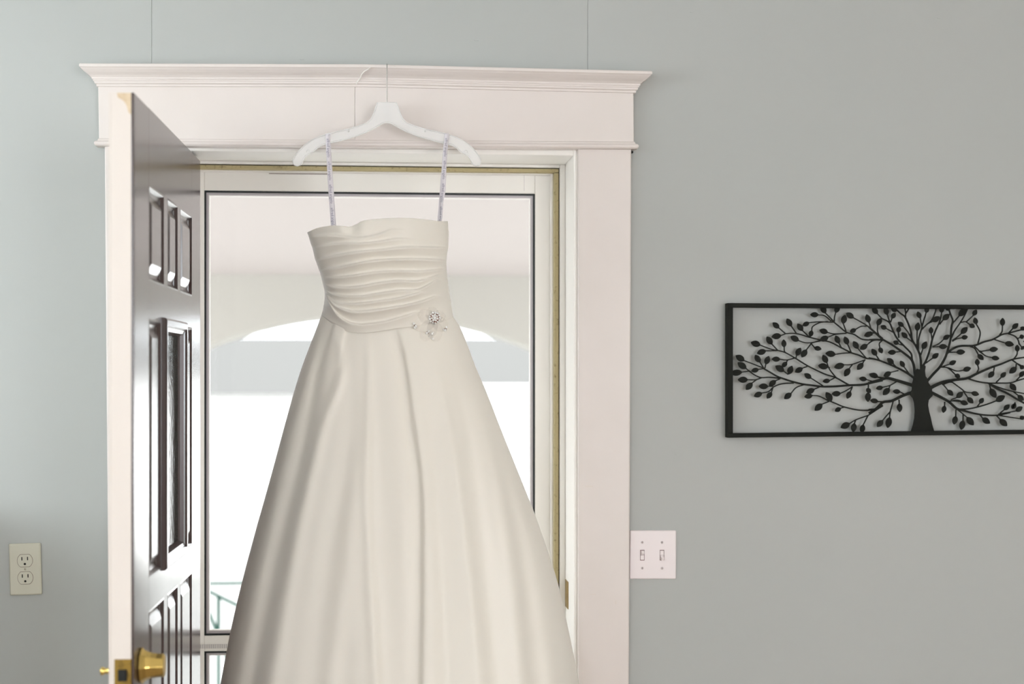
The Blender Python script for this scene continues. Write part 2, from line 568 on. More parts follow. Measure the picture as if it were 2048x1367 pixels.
for (z0, z1) in ((gz0, gz1), (lz0, lz1)):
    w = 3.6 / pxm
    ring('gasket', gx0, gx1, z0, z1, w, Y0 + 0.002, Y1 - 0.004, 'gasket')
    w2 = 4.4 / pxm
    ring('glazing_bead', gx0 + w, gx1 - w, z0 + w, z1 - w, w2, Y0 + 0.006, Y1 - 0.006, 'storm_grey')
    w3 = 1.6 / pxm
    ring('inner_bead', gx0 + w + w2, gx1 - w - w2, z0 + w + w2, z1 - w - w2, w3, Y0 + 0.010, Y1 - 0.008, 'storm')
    q = w + w2 + w3
    box('storm_glass', gx0 + q, gx1 - q, Y0 + 0.017, Y0 + 0.021, z0 + q, z1 - q, 'glass', storm)
for x0, x1, yy in ((538, 662, 346.6), (932, 1056, 348.2)):
    a, b = at(x0, yy, Y0), at(x1, yy, Y0)
    box('slot', a.x, b.x, Y0 - 0.0006, Y0 + 0.001, a.z - 0.0011, a.z + 0.0004, 'slot', storm)
a, b = at(1048, 350, Y0), at(1048, 382, Y0)
box('seam', a.x, a.x + 0.0008, Y0 - 0.0003, Y0 + 0.001, b.z, a.z, 'storm_grey', storm)
# ribbed strip let into the middle rail
za, zb = at(735, 1283, Y0).z, at(735, 1291, Y0).z
box('ribbed_strip', gx0 - 0.012, gx1, Y0 - 0.001, Y0 + 0.002, zb, za, 'storm_grey', storm)
ribs = []
x = gx0 - 0.012
while x < gx1 - 0.002:
    ribs.append((x, x + 0.0022, Y0 - 0.0028, Y0 - 0.0008, zb + 0.0004, za - 0.0004))
    x += 0.0044
o = boxes('rib', ribs, 'storm', storm)
o['kind'] = 'stuff'

# ------------------------------------------------------------------ panelled door standing open (door_1)
H0 = Vector((-0.407, 0.098, 0.0))        # hinge end of the outer face
H1 = Vector((-0.4255, -0.802, 0.0))      # latch end of the outer face
DL = (H1 - H0).length
DDX = (H1 - H0).normalized()             # along the width, hinge to latch
DN = Vector((-DDX.y, DDX.x, 0))          # out of the outer face
if DN.x < 0:
    DN = -DN
TH = 0.041
door = thing('door_1', H0, kind='structure')
DM = Matrix(((DDX.x, DN.x, 0, H0.x), (DDX.y, DN.y, 0, H0.y), (0, 0, 1, 0), (0, 0, 0, 1)))


def dpt(s, n, z):
    """s: 0..1 from hinge to latch, n: metres out of the outer face, z: height."""
    return DM @ Vector((s * DL, n, z))


def dbox(name, s0, s1, n0, n1, z0, z1, material, bevel=0.0, parent=None):
    V = [dpt(s, n, z) for s in (s0, s1) for n in (n0, n1) for z in (z0, z1)]
    return link(name, V, box_data(0, 1, 0, 1, 0, 1)[1], material, parent or door, bevel=bevel)


ZT = 2.0505
zr = [0.012, 0.27, 1.105, 1.165, 1.655, 1.725, 1.907, ZT]
dbox('stile', 0.0, 0.16, -TH, 0, zr[0], ZT, 'brown', 0.001)
dbox('stile', 0.82, 0.985, -TH, 0, zr[0], ZT, 'brown', 0.001)
for a, b in ((0, 1), (2, 3), (4, 5), (6, 7)):
    dbox('rail', 0.16, 0.82, -TH, 0, zr[a], zr[b], 'brown')
cols = [(0.16, 0.365), (0.405, 0.565), (0.615, 0.82)]
for a, b in ((1, 2), (5, 6)):
    dbox('mullion', 0.365, 0.405, -TH, 0, zr[a], zr[b], 'brown')
    dbox('mullion', 0.565, 0.615, -TH, 0, zr[a], zr[b], 'brown')


def door_panel(s0, s1, z0, z1):
    """Raised field in a moulded recess: rings of (inset, height)."""
    prof = [(0.0, 0.0), (0.004, 0.0005), (0.010, -0.006), (0.015, -0.0075), (0.018, -0.0075), (0.034, -0.0005), (0.036, 0.0)]
    lim = min((s1 - s0) * DL, z1 - z0) / 2 - 0.004
    V, Fc = [], []
    for ins, h in prof:
        ins = min(ins * min(1, lim / 0.05), lim)
        i = ins / DL
        V += [dpt(s0 + i, h, z0 + ins), dpt(s1 - i, h, z0 + ins), dpt(s1 - i, h, z1 - ins), dpt(s0 + i, h, z1 - ins)]
    n = len(prof)
    for k in range(n - 1):
        for j in range(4):
            j2 = (j + 1) % 4
            Fc.append((k * 4 + j, k * 4 + j2, (k + 1) * 4 + j2, (k + 1) * 4 + j))
    Fc.append(tuple(range(4 * (n - 1), 4 * n)))
    m = len(V)
    V += [dpt(s0, -TH, z0), dpt(s1, -TH, z0), dpt(s1, -TH, z1), dpt(s0, -TH, z1)]
    Fc.append((m, m + 1, m + 2, m + 3))
    for j in range(4):
        j2 = (j + 1) % 4
        Fc.append((j, j2, m + j2, m + j))
    return link('panel', V, Fc, 'brown', door)


for s0, s1 in cols:
    door_panel(s0, s1, zr[5], zr[6])
    door_panel(s0, s1, zr[1], zr[2])
door_panel(0.16, 0.295, zr[3], zr[4])
door_panel(0.66, 0.82, zr[3], zr[4])
dbox('mullion', 0.295, 0.305, -TH, 0, zr[3], zr[4], 'brown')
dbox('mullion', 0.645, 0.66, -TH, 0, zr[3], zr[4], 'brown')


def lite(s0, s1, z0, z1):
    prof = [(0.0, 0.0), (0.001, 0.007), (0.005, 0.010), (0.016, 0.010), (0.020, 0.006), (0.027, 0.004), (0.030, -0.004), (0.033, -0.010)]
    V, Fc = [], []
    for ins, h in prof:
        i = ins / DL
        V += [dpt(s0 + i, h, z0 + ins), dpt(s1 - i, h, z0 + ins), dpt(s1 - i, h, z1 - ins), dpt(s0 + i, h, z1 - ins)]
    n = len(prof)
    for k in range(n - 1):
        for j in range(4):
            j2 = (j + 1) % 4
            Fc.append((k * 4 + j, k * 4 + j2, (k + 1) * 4 + j2, (k + 1) * 4 + j))
    link('lite_frame', V, Fc, 'brown', door)
    i = 0.033 / DL
    dbox('lite_glass', s0 + i, s1 - i, -0.014, -0.008, z0 + 0.033, z1 - 0.033, 'dark_glass')
    for (a, b, c, d) in ((s0, s0 + i, z0, z1), (s1 - i, s1, z0, z1), (s0 + i, s1 - i, z0, z0 + 0.033), (s0 + i, s1 - i, z1 - 0.033, z1)):
        dbox('lite_backing', a, b, -TH, -0.010, c, d, 'brown')


lite(0.305, 0.645, zr[3] - 0.004, zr[4] + 0.008)
# white painted inner skin and latch edge of the door
boxes_v = dbox('latch_edge', 0.985, 1.0, -TH, -0.0045, zr[0], ZT - 0.0005, 'door_white', 0.001)
dbox('edge_bead', 0.985, 1.0, -0.0045, 0.0, zr[0], ZT, 'brown', 0.001)
dbox('inner_skin', 0.0, 1.0, -TH - 0.003, -TH, zr[0], ZT - 0.0005, 'door_white')
# worn bare wood on the top corner of the edge
pts = [dpt(1.0006, n, z) for n, z in ((-0.005, ZT - 0.001), (-0.005, ZT - 0.040), (-0.010, ZT - 0.034), (-0.013, ZT - 0.022), (-0.019, ZT - 0.014),
                                      (-0.028, ZT - 0.009), (-0.030, ZT - 0.001))]
V = pts + [p + DDX * -0.004 for p in pts]
n = len(pts)
link('worn_corner', V, [tuple(range(n)), tuple(range(2 * n - 1, n - 1, -1))] + [(i, (i + 1) % n, n + (i + 1) % n, n + i) for i in range(n)], 'worn', door)
# latch plate with bolt
KZ = 1.018
lp = dbox('latch_plate', 0.998, 1.0022, -0.034, -0.0045, KZ - 0.03, KZ + 0.026, 'dull_brass', 0.0006)
dbox('latch_bolt', 1.0, 1.010, -0.027, -0.012, KZ - 0.012, KZ + 0.008, 'dark', 0.001, lp)
# knobs
KS = 0.925
kprof = [(0.0, 0.033), (0.004, 0.034), (0.007, 0.030), (0.012, 0.0265), (0.020, 0.0238), (0.030, 0.0222), (0.040, 0.0218), (0.044, 0.020), (0.045, 0.005)]
lathe('door_knob', kprof, dpt(KS, 0.0, KZ + 0.002), DN, 'brass', door, 8, smooth=False, bevel=0.0015)
lathe('thumb_turn', [(0.0, 0.007), (0.003, 0.0075), (0.004, 0.005), (0.010, 0.0055), (0.013, 0.0078), (0.016, 0.0075), (0.0175, 0.004)], dpt(0.985, -TH - 0.003, KZ + 0.003), -DN, 'brass', door, 16)
for z in (0.25, 1.05, 1.85):
    tube('hinge', [dpt(-0.008, -TH, z - 0.045), dpt(-0.008, -TH, z + 0.045)], 0.006, 'dull_brass', door, 10)

# ================================================================== PORCH AND STREET
tag(box('porch_floor', -2.6, 2.6, 0.25, 4.4, -0.4, -0.25, 'porch_grey'), kind='structure')
V, Fc = prism_data([Vector((-2.6, 0, 0)), Vector((2.6, 0, 0)), Vector((2.6, 0, 0)), Vector((-2.6, 0, 0))], 0)
pc = [(-2.6, 0.25, 2.40), (2.6, 0.25, 2.40), (2.6, 3.6, 2.005), (-2.6, 3.6, 2.005)]
V = pc + [(x, y, z + 0.12) for x, y, z in pc]
tag(link('porch_ceiling', V, [(0, 1, 2, 3), (7, 6, 5, 4), (0, 4, 5, 1), (1, 5, 6, 2), (2, 6, 7, 3), (3, 7, 4, 0)], 'porch'), kind='structure')
# arched front beam on two piers
xa, za = at(738, 630, 3.6).x, at(738, 630, 3.6).z
RA = 2.0
hw = 1.75
low = []
for i in range(41):
    x = -hw + 2 * hw * i / 40
    low.append((xa + x, 3.6, za - RA + math.sqrt(RA * RA - x * x)))
outline = [Vector((xa - hw - 0.5, 3.6, -0.25)), Vector((xa - hw, 3.6, -0.25))] + [Vector(p) for p in low] + \
          [Vector((xa + hw, 3.6, -0.25)), Vector((xa + hw + 0.5, 3.6, -0.25)), Vector((xa + hw + 0.5, 3.6, 2.35)), Vector((xa - hw - 0.5, 3.6, 2.35))]
tag(link('porch_arch', *prism_data(outline, 0.42), 'arch'), kind='structure')
tag(box('street', -80, 80, 4.4, 120, -1.7, -1.5, 'asphalt'), kind='structure')
tag(box('porch_base', -2.6, 2.6, 4.0, 4.4, -1.5, -0.4, 'concrete'), kind='structure')

# green metal porch railing with the stair rail beside it
RY = 3.3
rl = thing('porch_railing', (at(445, 1166, RY).x, RY, -0.25), 'green painted metal railing on the porch seen through the storm door glass', 'railing')
zt = at(445, 1166, RY).z
xr0, xr1 = -1.6, 0.35
tube('top_rail', [(xr0, RY, zt), (xr1, RY, zt)], 0.0075, 'green', rl)
tube('bottom_rail', [(xr0, RY, -0.14), (xr1, RY, -0.14)], 0.0075, 'green', rl)
p0, p1, p2 = at(400, 1173, RY), at(437, 1191, RY), at(560, 1252, RY)
tube('brace', [p0, p2, (p2.x + 0.3, RY, p2.z - 0.15)], 0.0085, 'green', rl)
tube('baluster', [(p1.x, RY, p1.z), (p1.x, RY, -0.25)], 0.009, 'green', rl)
q0, q1 = at(408, 1200, RY), at(431, 1256, RY)
tube('brace', [q0, q1, (q1.x + 0.1, RY, q1.z - 0.26)], 0.009, 'green', rl)
for k in range(4):
    xx = xr0 + (xr1 - xr0) * k / 3
    tube('post', [(xx, RY, -0.25), (xx, RY, zt)], 0.012, 'green', rl)

# house across the street
HYd = 30.0
zr1, ze = at(735, 671, HYd + 2).z, at(735, 790, HYd).z
hs = thing('house', (0, HYd, -1.5), 'white house with a long grey shingle roof seen beneath the porch arch', 'house')
box('house_wall', -16, 16, HYd + 0.6, HYd + 8, -1.5, ze, 'siding', hs)
V = [(-17, HYd, ze), (17, HYd, ze), (17, HYd + 3.2, zr1), (-17, HYd + 3.2, zr1), (-17, HYd + 9, ze), (17, HYd + 9, ze)]
link('house_roof', V, [(0, 1, 2, 3), (3, 2, 5, 4), (0, 3, 4), (1, 5, 2), (0, 4, 5, 1)], 'roof', hs)
GY = 22.0
g0, g1 = at(985, 776, GY), at(985, 808, GY)
gr = thing('garage', (g0.x + 3, GY, -1.5), 'white garage with a pale pink band, behind the right side of the skirt', 'garage')
box('garage_wall', g0.x + 0.15, g0.x + 7, GY + 0.1, GY + 5, -1.5, g1.z, 'siding', gr)
box('garage_band', g0.x + 0.1, g0.x + 7.05, GY + 0.05, GY + 5.05, g1.z - 0.05, g1.z + 0.01, 'pinkish', gr)
box('garage_roof', g0.x, g0.x + 7.2, GY, GY + 5.2, g1.z + 0.01, g0.z, 'siding', gr)

# ================================================================== HANGER
HYP = -0.080
hang = thing('clothes_hanger', at(774, 127, -0.06), 'frosted clear plastic clothes hanger with a steel hook on the door head', 'clothes hanger')
right = [(774, 203.5), (793, 204), (797, 212), (801, 226), (807, 237), (813, 244), (830, 251), (851, 257), (872, 262), (894, 267), (912, 273), (926, 280), (939, 288),
         (949, 299), (958, 310), (963, 319), (963, 327), (959, 331), (953, 332), (947, 330), (943, 326), (941, 319), (937, 311), (930, 306), (922, 303), (915, 296),
         (905, 290), (889, 285), (870, 281), (851, 276), (832, 270), (815, 264), (802, 257), (791, 250), (783, 246), (774, 244.5)]
out2 = right + [(1548 - x, y) for x, y in right[-2:0:-1]]
hb = link('hanger_body', *prism_data([at(x, y, HYP - 0.004) for x, y in out2], 0.008), 'hanger', hang, bevel=0.0025)
# raised rims along the outline, strap stops and the end holes
rim = [(793, 205), (801, 228), (813, 245), (851, 258), (894, 268), (926, 281), (949, 300), (962, 320), (958, 330), (947, 329), (937, 312), (921, 303), (905, 291), (870, 282), (832, 271), (802, 258), (783, 247), (774, 245.5)]
full = rim + [(1548 - x, y) for x, y in rim[::-1][1:]]
sm = [tuple(p) for p in interp(full, 100)]
tube('hanger_rim', [at(x, y, HYP - 0.0045) for x, y in sm], 0.0014, 'hanger', hang, 6)
for sgn in (1, -1):
    X = lambda x: 774 + sgn * (x - 774)
    tube('strap_stop', [at(X(851), 257, HYP - 0.004), at(X(850.5), 264, HYP - 0.004)], 0.002, 'hanger', hang, 8)
    cc = [at(X(932) + 3.5 * math.cos(a), 303.5 - 3.8 * math.sin(a), HYP - 0.005) for a in np.linspace(-0.6, math.pi + 0.6, 12)]
    tube('end_hole', cc, 0.0009, 'steel' if False else 'hanger', hang, 6)
    tube('strap_slot', [at(X(858), 260.5, HYP - 0.0045), at(X(886), 267, HYP - 0.0045)], 0.0008, 'hanger', hang, 6)
ztop = at(774, 136.2, -0.062).z
hx = at(774, 170, HYP).x
hook = [(hx, HYP, at(774, 238, HYP).z), (hx, HYP, at(774, 205, HYP).z), (hx, HYP, at(774, 150, HYP).z)]
rr, zc_ = 0.014, at(774, 128, HYP + 0.014).z - 0.014
for a in np.linspace(0, math.pi, 14):
    hook.append((hx, HYP + rr - rr * math.cos(a), zc_ + rr * math.sin(a)))
hook.append((hx, HYP + 2 * rr, ztop + 0.0015))
tube('hook', hook, 0.0012, 'steel', hang, 8)
tube('hook_collar', [(hx, HYP, at(774, 240, HYP).z), (hx, HYP, at(774, 206, HYP).z)], 0.003, 'hanger', hang, 10)

# ================================================================== WEDDING DRESS
YC = -0.115
dress = thing('wedding_dress', at(770, 640, YC), 'ivory satin strapless wedding dress hanging in the open doorway', 'dress')


def poly(tab):
    t = np.array(tab, float)
    return t[:, 0], t[:, 1]


def crop4(pts):
    return [(560 + x * 0.23404, 400 + y * 0.23409) for x, y in pts]


def smooth1(x, y, q):
    """Monotone-ish cubic interpolation of y(x) (x increasing), linear beyond the ends."""
    x, y, q = np.asarray(x, float), np.asarray(y, float), np.asarray(q, float)
    h = np.diff(x)
    d = np.diff(y) / h
    m = np.empty_like(y)
    m[0], m[-1] = d[0], d[-1]
    m[1:-1] = (d[:-1] * h[1:] + d[1:] * h[:-1]) / (h[1:] + h[:-1])
    i = np.clip(np.searchsorted(x, q) - 1, 0, len(h) - 1)
    t = (q - x[i]) / h[i]
    r = (y[i] * (1 + 2 * t) * (1 - t) ** 2 + m[i] * h[i] * t * (1 - t) ** 2 + y[i + 1] * t * t * (3 - 2 * t) - m[i + 1] * h[i] * t * t * (1 - t))
    r = np.where(q < x[0], y[0] + m[0] * (q - x[0]), r)
    return np.where(q > x[-1], y[-1] + m[-1] * (q - x[-1]), r)


# ---- skirt: outline (photo rows) and folds
LEFT = [(618, 646), (632, 642), (645, 637), (690, 620), (730, 605), (770, 592), (815, 579), (880, 561), (943, 544), (1065, 510), (1167, 483), (1257, 462), (1367, 441), (1640, 392)]
RIGHT = [(618, 900), (632, 906), (650, 918), (690, 935), (730, 950), (784, 973), (853, 1000), (940, 1035), (1023, 1068), (1090, 1092), (1156, 1113), (1250, 1135), (1347, 1155), (1640, 1206)]
rows = np.linspace(622, 1640, 300)
lx = smooth1(*poly(LEFT), rows)
rx = smooth1(*poly(RIGHT), rows)
NF, NB = 420, 90
phi = np.linspace(-math.pi / 2, math.pi / 2, NF)
u = np.sin(phi)
mid, half = (lx + rx) / 2, (rx - lx) / 2
PX = mid[:, None] + half[:, None] * u[None, :]
PY = np.repeat(rows[:, None], NF, 1)
vv = np.clip((PY - 622) / 745, 0, 1.4)          # 0 at the waist, 1 at the bottom of the photo
depth = 0.070 + 0.110 * vv ** 0.9
base = depth * np.clip(1 - np.abs(u[None, :]) ** 2.8, 0, 1) ** 0.55
G = lambda d, w: np.exp(-(d / w) ** 2)


def track(tab):
    return smooth1([p[1] for p in tab], [p[0] for p in tab], rows)[:, None]


folds = np.zeros_like(PX)
# (track [(px, py)...], half width px top->bottom, amplitude m, + ridge / - valley, start row, fade length)
FOLD = [
    ([(652, 660), (645, 693), (602, 906), (552, 1119), (504, 1367)], 9, 27, -0.020, 640, 110),
    ([(668, 664), (680, 693), (640, 870), (605, 1012), (536, 1367)], 9, 26, +0.016, 640, 120),
    ([(643, 655), (598, 800), (527, 1090), (474, 1367)], 5, 20, +0.008, 640, 200),
    ([(694, 664), (704, 760), (664, 1100), (630, 1367)], 12, 34, -0.010, 655, 300),
    ([(716, 668), (722, 800), (696, 1100), (672, 1367)], 14, 30, +0.006, 700, 300),
    ([(735, 664), (737, 704), (733, 1012), (744, 1225), (752, 1367)], 8, 13, +0.008, 640, 120),
    ([(752, 664), (757, 760), (768, 1012), (784, 1367)], 12, 34, -0.008, 680, 200),
    ([(700, 1180), (690, 1300), (684, 1367)], 14, 22, -0.010, 1120, 200),
    ([(848, 700), (858, 800), (880, 1050), (895, 1367)], 10, 24, -0.010, 700, 250),
    ([(861, 690), (888, 800), (935, 1119), (962, 1367)], 8, 20, +0.012, 690, 200),
    ([(893, 690), (922, 800), (965, 1100), (990, 1367)], 9, 26, -0.011, 690, 250),
    ([(914, 672), (973, 853), (1015, 1066), (1047, 1367)], 9, 20, +0.012, 690, 250),
    ([(985, 880), (1035, 1066), (1072, 1367)], 10, 22, -0.010, 800, 300),
    ([(940, 690), (1000, 830), (1066, 1080), (1108, 1367)], 8, 20, +0.007, 760, 300),
]
for tab, w0, w1, amp, r0, fade in FOLD:
    w = w0 + (w1 - w0) * vv
    fd = np.clip((PY - r0) / fade, 0, 1)
    folds += amp * fd * (0.32 + 0.40 * vv) * G(PX - track(tab), w)
# the pleat that overlaps: right side lies over the left, with a sharp edge
tP = track([(795, 655), (806, 700), (826, 837), (840, 938), (845, 1150), (842, 1367)])
dP = PX - tP
fd = np.clip((PY - 640) / 60, 0, 1)
folds += 0.011 * fd * (0.55 + 0.5 * vv) * (1 / (1 + np.exp(-dP / 2.2))) * np.exp(-np.clip(dP, 0, None) / (34 + 30 * vv))
folds -= 0.006 * fd * G(dP + 12, 12 + 10 * vv)
# two short waist darts
for x0, x1, sg in ((691, 672, -1), (664, 640, 1)):
    tt = track([(x0, 662), (x1, 760)])
    folds += sg * 0.005 * np.clip(1 - (PY - 650) / 110, 0, 1) * (1 / (1 + np.exp(-(PX - tt) / 2.0)) - 0.5) * G(PX - tt, 22)
edge = 1 - np.abs(u[None, :]) ** 8
YF = YC - base - folds * edge
front = at_np(PX, PY, YF)
phb = np.linspace(math.pi / 2, -math.pi / 2, NB + 2)[1:-1]
ub = np.sin(phb)
PXb = mid[:, None] + half[:, None] * ub[None, :]
PYb = np.repeat(rows[:, None], NB, 1)
vb = np.clip((PYb - 622) / 745, 0, 1.4)
YBk = YC + (0.050 + 0.040 * vb) * np.sqrt(1 - ub[None, :] ** 2) + 0.008 * vb * np.sin(ub[None, :] * 26)
back = at_np(PXb, PYb, YBk)
grid('skirt', np.concatenate([front, back], 1), 'satin', dress, wrap=True)

# ---- bodice with its draped pleats
TOP = crop4([(235, 275), (300, 245), (400, 222), (470, 216), (540, 222), (600, 226), (650, 208), (700, 181), (800, 163), (950, 154), (1050, 152), (1200, 160), (1350, 178), (1432, 180)])
LB = crop4([(235, 275), (250, 320), (268, 380), (280, 410), (300, 500), (312, 530), (332, 590), (346, 620), (362, 690), (380, 760), (386, 800), (378, 880), (366, 950), (358, 985), (378, 1012)])
RB = crop4([(1432, 180), (1441, 280), (1438, 400), (1424, 470), (1420, 540), (1424, 620), (1434, 700), (1446, 790), (1462, 880), (1470, 950), (1478, 1000)])
SEAM = crop4([(378, 1012), (450, 1062), (560, 1116), (640, 1130), (740, 1132), (870, 1116), (1000, 1094), (1100, 1082), (1250, 1060), (1400, 1030), (1478, 1000)])
NR, NC = 190, 330
wv = np.linspace(0, 1, NR)[:, None]
phi = np.linspace(-math.pi / 2, math.pi / 2, NC)
ub_ = np.sin(phi)[None, :]
sx = (ub_ + 1) / 2


def along(tab, n):
    t = np.array(tab)
    s = (t[:, 1] - t[0, 1]) / (t[-1, 1] - t[0, 1])
    return t[:, 0], t[:, 1], s


lxp = np.interp(wv[:, 0], np.linspace(0, 1, len(LB)), [p[0] for p in LB])
rxp = np.interp(wv[:, 0], np.linspace(0, 1, len(RB)), [p[0] for p in RB])
lyp = np.interp(wv[:, 0], np.linspace(0, 1, len(LB)), [p[1] for p in LB])
ryp = np.interp(wv[:, 0], np.linspace(0, 1, len(RB)), [p[1] for p in RB])
# bilinear (Coons) patch between the four boundary curves
t_x = [p[0] for p in TOP]
s_x = [p[0] for p in SEAM]
topx = TOP[0][0] + (TOP[-1][0] - TOP[0][0]) * sx
topy = smooth1(t_x, [p[1] for p in TOP], topx)
seamx = SEAM[0][0] + (SEAM[-1][0] - SEAM[0][0]) * sx
seamy = smooth1(s_x, [p[1] for p in SEAM], seamx)
c00, c01 = np.array(TOP[0]), np.array(TOP[-1])
c10, c11 = np.array(SEAM[0]), np.array(SEAM[-1])


def coons(k, L, Rr, T, B):
    return ((1 - sx) * L[:, None] + sx * Rr[:, None] + (1 - wv) * T + wv * B
            - ((1 - wv) * (1 - sx) * c00[k] + (1 - wv) * sx * c01[k] + wv * (1 - sx) * c10[k] + wv * sx * c11[k]))


BX = coons(0, lxp, rxp, topx, seamx)
BY = coons(1, lyp, ryp, topy, seamy)
PLEATS = [
    ([(240, 318), (400, 300), (560, 312), (700, 320), (830, 296), (950, 252)], 3.0, 150),
    ([(265, 412), (400, 386), (500, 374), (750, 366), (1010, 330)], 3.5, 140),
    ([(290, 522), (500, 470), (650, 446), (800, 430), (1100, 404), (1450, 410)], 4.5, 40),
    ([(320, 604), (450, 585), (600, 556), (750, 525), (900, 510), (1200, 505), (1450, 520)], 5.5, 40),
    ([(340, 660), (470, 662), (600, 648), (850, 614), (1050, 608), (1200, 610), (1430, 585)], 5.5, 40),
    ([(350, 700), (420, 734), (500, 746), (600, 745), (700, 735), (850, 708), (1000, 690), (1200, 690), (1350, 640)], 5.5, 60),
    ([(365, 745), (430, 795), (500, 815), (600, 823), (700, 820), (850, 797), (1000, 775), (1200, 758), (1340, 680)], 5.5, 60),
    ([(372, 770), (440, 845), (520, 880), (610, 886), (700, 880), (850, 862), (1000, 840), (1200, 790)], 5.5, 90),
    ([(380, 790), (460, 890), (550, 935), (640, 953), (720, 950), (850, 934), (1000, 910), (1200, 868), (1320, 825)], 6.0, 80),
    ([(385, 800), (430, 890), (480, 965), (560, 1030), (650, 1060), (760, 1058), (870, 1046), (1010, 1008), (1160, 962)], 4.0, 80),
]
rel = np.zeros_like(BX)
for tab, amp, fade in PLEATS:
    pts = crop4(tab)
    xs = [p[0] for p in pts]
    yk = smooth1(xs, [p[1] for p in pts], np.clip(BX, xs[0], xs[-1]))
    d = BY - yk
    f = fade * 0.234
    win = np.clip((xs[-1] + f - BX) / (2 * f), 0, 1)
    win = win * win * (3 - 2 * win)
    s = 1 / (1 + np.exp(-(d + 0.6) / 0.65))
    rel += amp * 0.0029 * win * s * np.exp(-np.clip(d, 0, None) / 14)
    rel -= 0.0022 * win * G(d + 6, 6.0)
# soft dents near the top edge and shape of the bust
bd = 0.074 - 0.006 * np.sin(wv * math.pi)
basb = bd * np.clip(1 - np.abs(ub_) ** 2.6, 0, 1) ** 0.5
basb = basb + 0.012 * np.exp(-((ub_ + 0.35) / 0.28) ** 2 - ((wv - 0.2) / 0.25) ** 2) + 0.012 * np.exp(-((ub_ - 0.35) / 0.28) ** 2 - ((wv - 0.2) / 0.25) ** 2)
basb = basb - 0.016 * np.exp(-((BX - 706) / 16) ** 2) * np.exp(-wv / 0.10)
edge = 1 - np.abs(ub_) ** 10
BYd = YC - 0.004 - basb - rel * edge
bf = at_np(BX, BY, BYd)
phb = np.linspace(math.pi / 2, -math.pi / 2, 62)[1:-1]
ubk = np.sin(phb)[None, :]
sb = (ubk + 1) / 2
BXk = lxp[:, None] * (1 - sb) + rxp[:, None] * sb
BYk = lyp[:, None] * (1 - sb) + ryp[:, None] * sb + 4 * np.sqrt(1 - ubk ** 2) * (1 - wv)
bk = at_np(BXk, BYk, YC + 0.055 * np.sqrt(1 - ubk ** 2))
grid('bodice', np.concatenate([bf, bk], 1), 'satin', dress, wrap=True, solid=0.0012)


def front_y(px, py):
    """Depth of the dress front near (px, py), on skirt or bodice, whichever lies nearer the camera."""
    best = 1.0
    i = np.argmin((BX - px) ** 2 + (BY - py) ** 2)
    if (BX.flat[i] - px) ** 2 + (BY.flat[i] - py) ** 2 < 9:
        best = min(best, BYd.flat[i])
    i = np.argmin((PX - px) ** 2 + (PY - py) ** 2)
    if (PX.flat[i] - px) ** 2 + (PY.flat[i] - py) ** 2 < 16:
        best = min(best, YF.flat[i])
    return best


# ---- hanging ribbons with their small printed words
def text_mesh(words, size):
    cu = bpy.data.curves.new('lettering', 'FONT')
    cu.body = words
    cu.size = size
    cu.resolution_u = 2
    to = bpy.data.objects.new('lettering_source', cu)
    COL.objects.link(to)
    dg = bpy.context.evaluated_depsgraph_get()
    dg.update()
    me = bpy.data.meshes.new_from_object(to.evaluated_get(dg))
    bpy.data.objects.remove(to)
    v = np.array([tuple(q.co) for q in me.vertices])
    f = [tuple(p.vertices) for p in me.polygons]
    return v, f


TXT = text_mesh('alfred angelo    ' * 4, 0.0085)


def ribbon(path, label_text):
    """path: [(px, py, y, width px, twist)] from the top of the hanger arm down into the bodice."""
    t = np.array(path, float)
    n = 60
    q = np.linspace(0, len(t) - 1, n)
    cols_ = [np.interp(q, range(len(t)), t[:, k]) for k in range(5)]
    L = np.zeros((n, 3, 3))
    for i in range(n):
        px, py, y, w, tw = (c[i] for c in cols_)
        c = np.array(at(px, py, y))
        wm = w / 905
        dirv = np.array([math.cos(tw), math.sin(tw), 0])
        for k, a in enumerate((-0.5, 0, 0.5)):
            L[i, k] = c + dirv * wm * a + (0, 0.0005 * (k == 1), 0)
    # over the arm and down its back
    top = L[0].copy()
    extra = []
    for a in np.linspace(0, math.pi, 7)[1:]:
        e = top.copy()
        e[:, 1] += 0.0062 * (1 - math.cos(a))
        e[:, 2] += 0.004 * math.sin(a)
        extra.append(e)
    for dz in (0.02, 0.08, 0.16, 0.215):
        e = extra[5].copy()
        e[:, 2] -= dz
        e[:, 1] += 0.0
        e[:, 0] += (L[-1, 1, 0] - L[0, 1, 0]) * dz / 0.215
        extra.append(e)
    P = np.concatenate([np.array(extra[::-1]), L], 0)
    r = grid('hanging_ribbon', P, 'ribbon', dress, solid=0.0004)
    if label_text:
        c = L[:, 1]
        seg = np.r_[0, np.cumsum(np.linalg.norm(np.diff(c, axis=0), axis=1))]
        v, f = TXT
        keep_v = []
        for vx, vy, _ in v:
            s = min(max(vx + 0.008, 0), seg[-1])
            i = min(np.searchsorted(seg, s), len(seg) - 1)
            i = max(i, 1)
            tt = (s - seg[i - 1]) / max(1e-9, seg[i] - seg[i - 1])
            p = c[i - 1] + (c[i] - c[i - 1]) * tt
            side = (L[i, 2] - L[i, 0])
            side = side / np.linalg.norm(side)
            keep_v.append(p + side * (vy - 0.0024) * 1.0 + np.array((0, -0.0009, 0)))
        fk = [q for q in f if max(v[i][0] for i in q) + 0.008 < seg[-1] - 0.012]
        link('ribbon_lettering', keep_v, fk, 'ink', r)
    return r


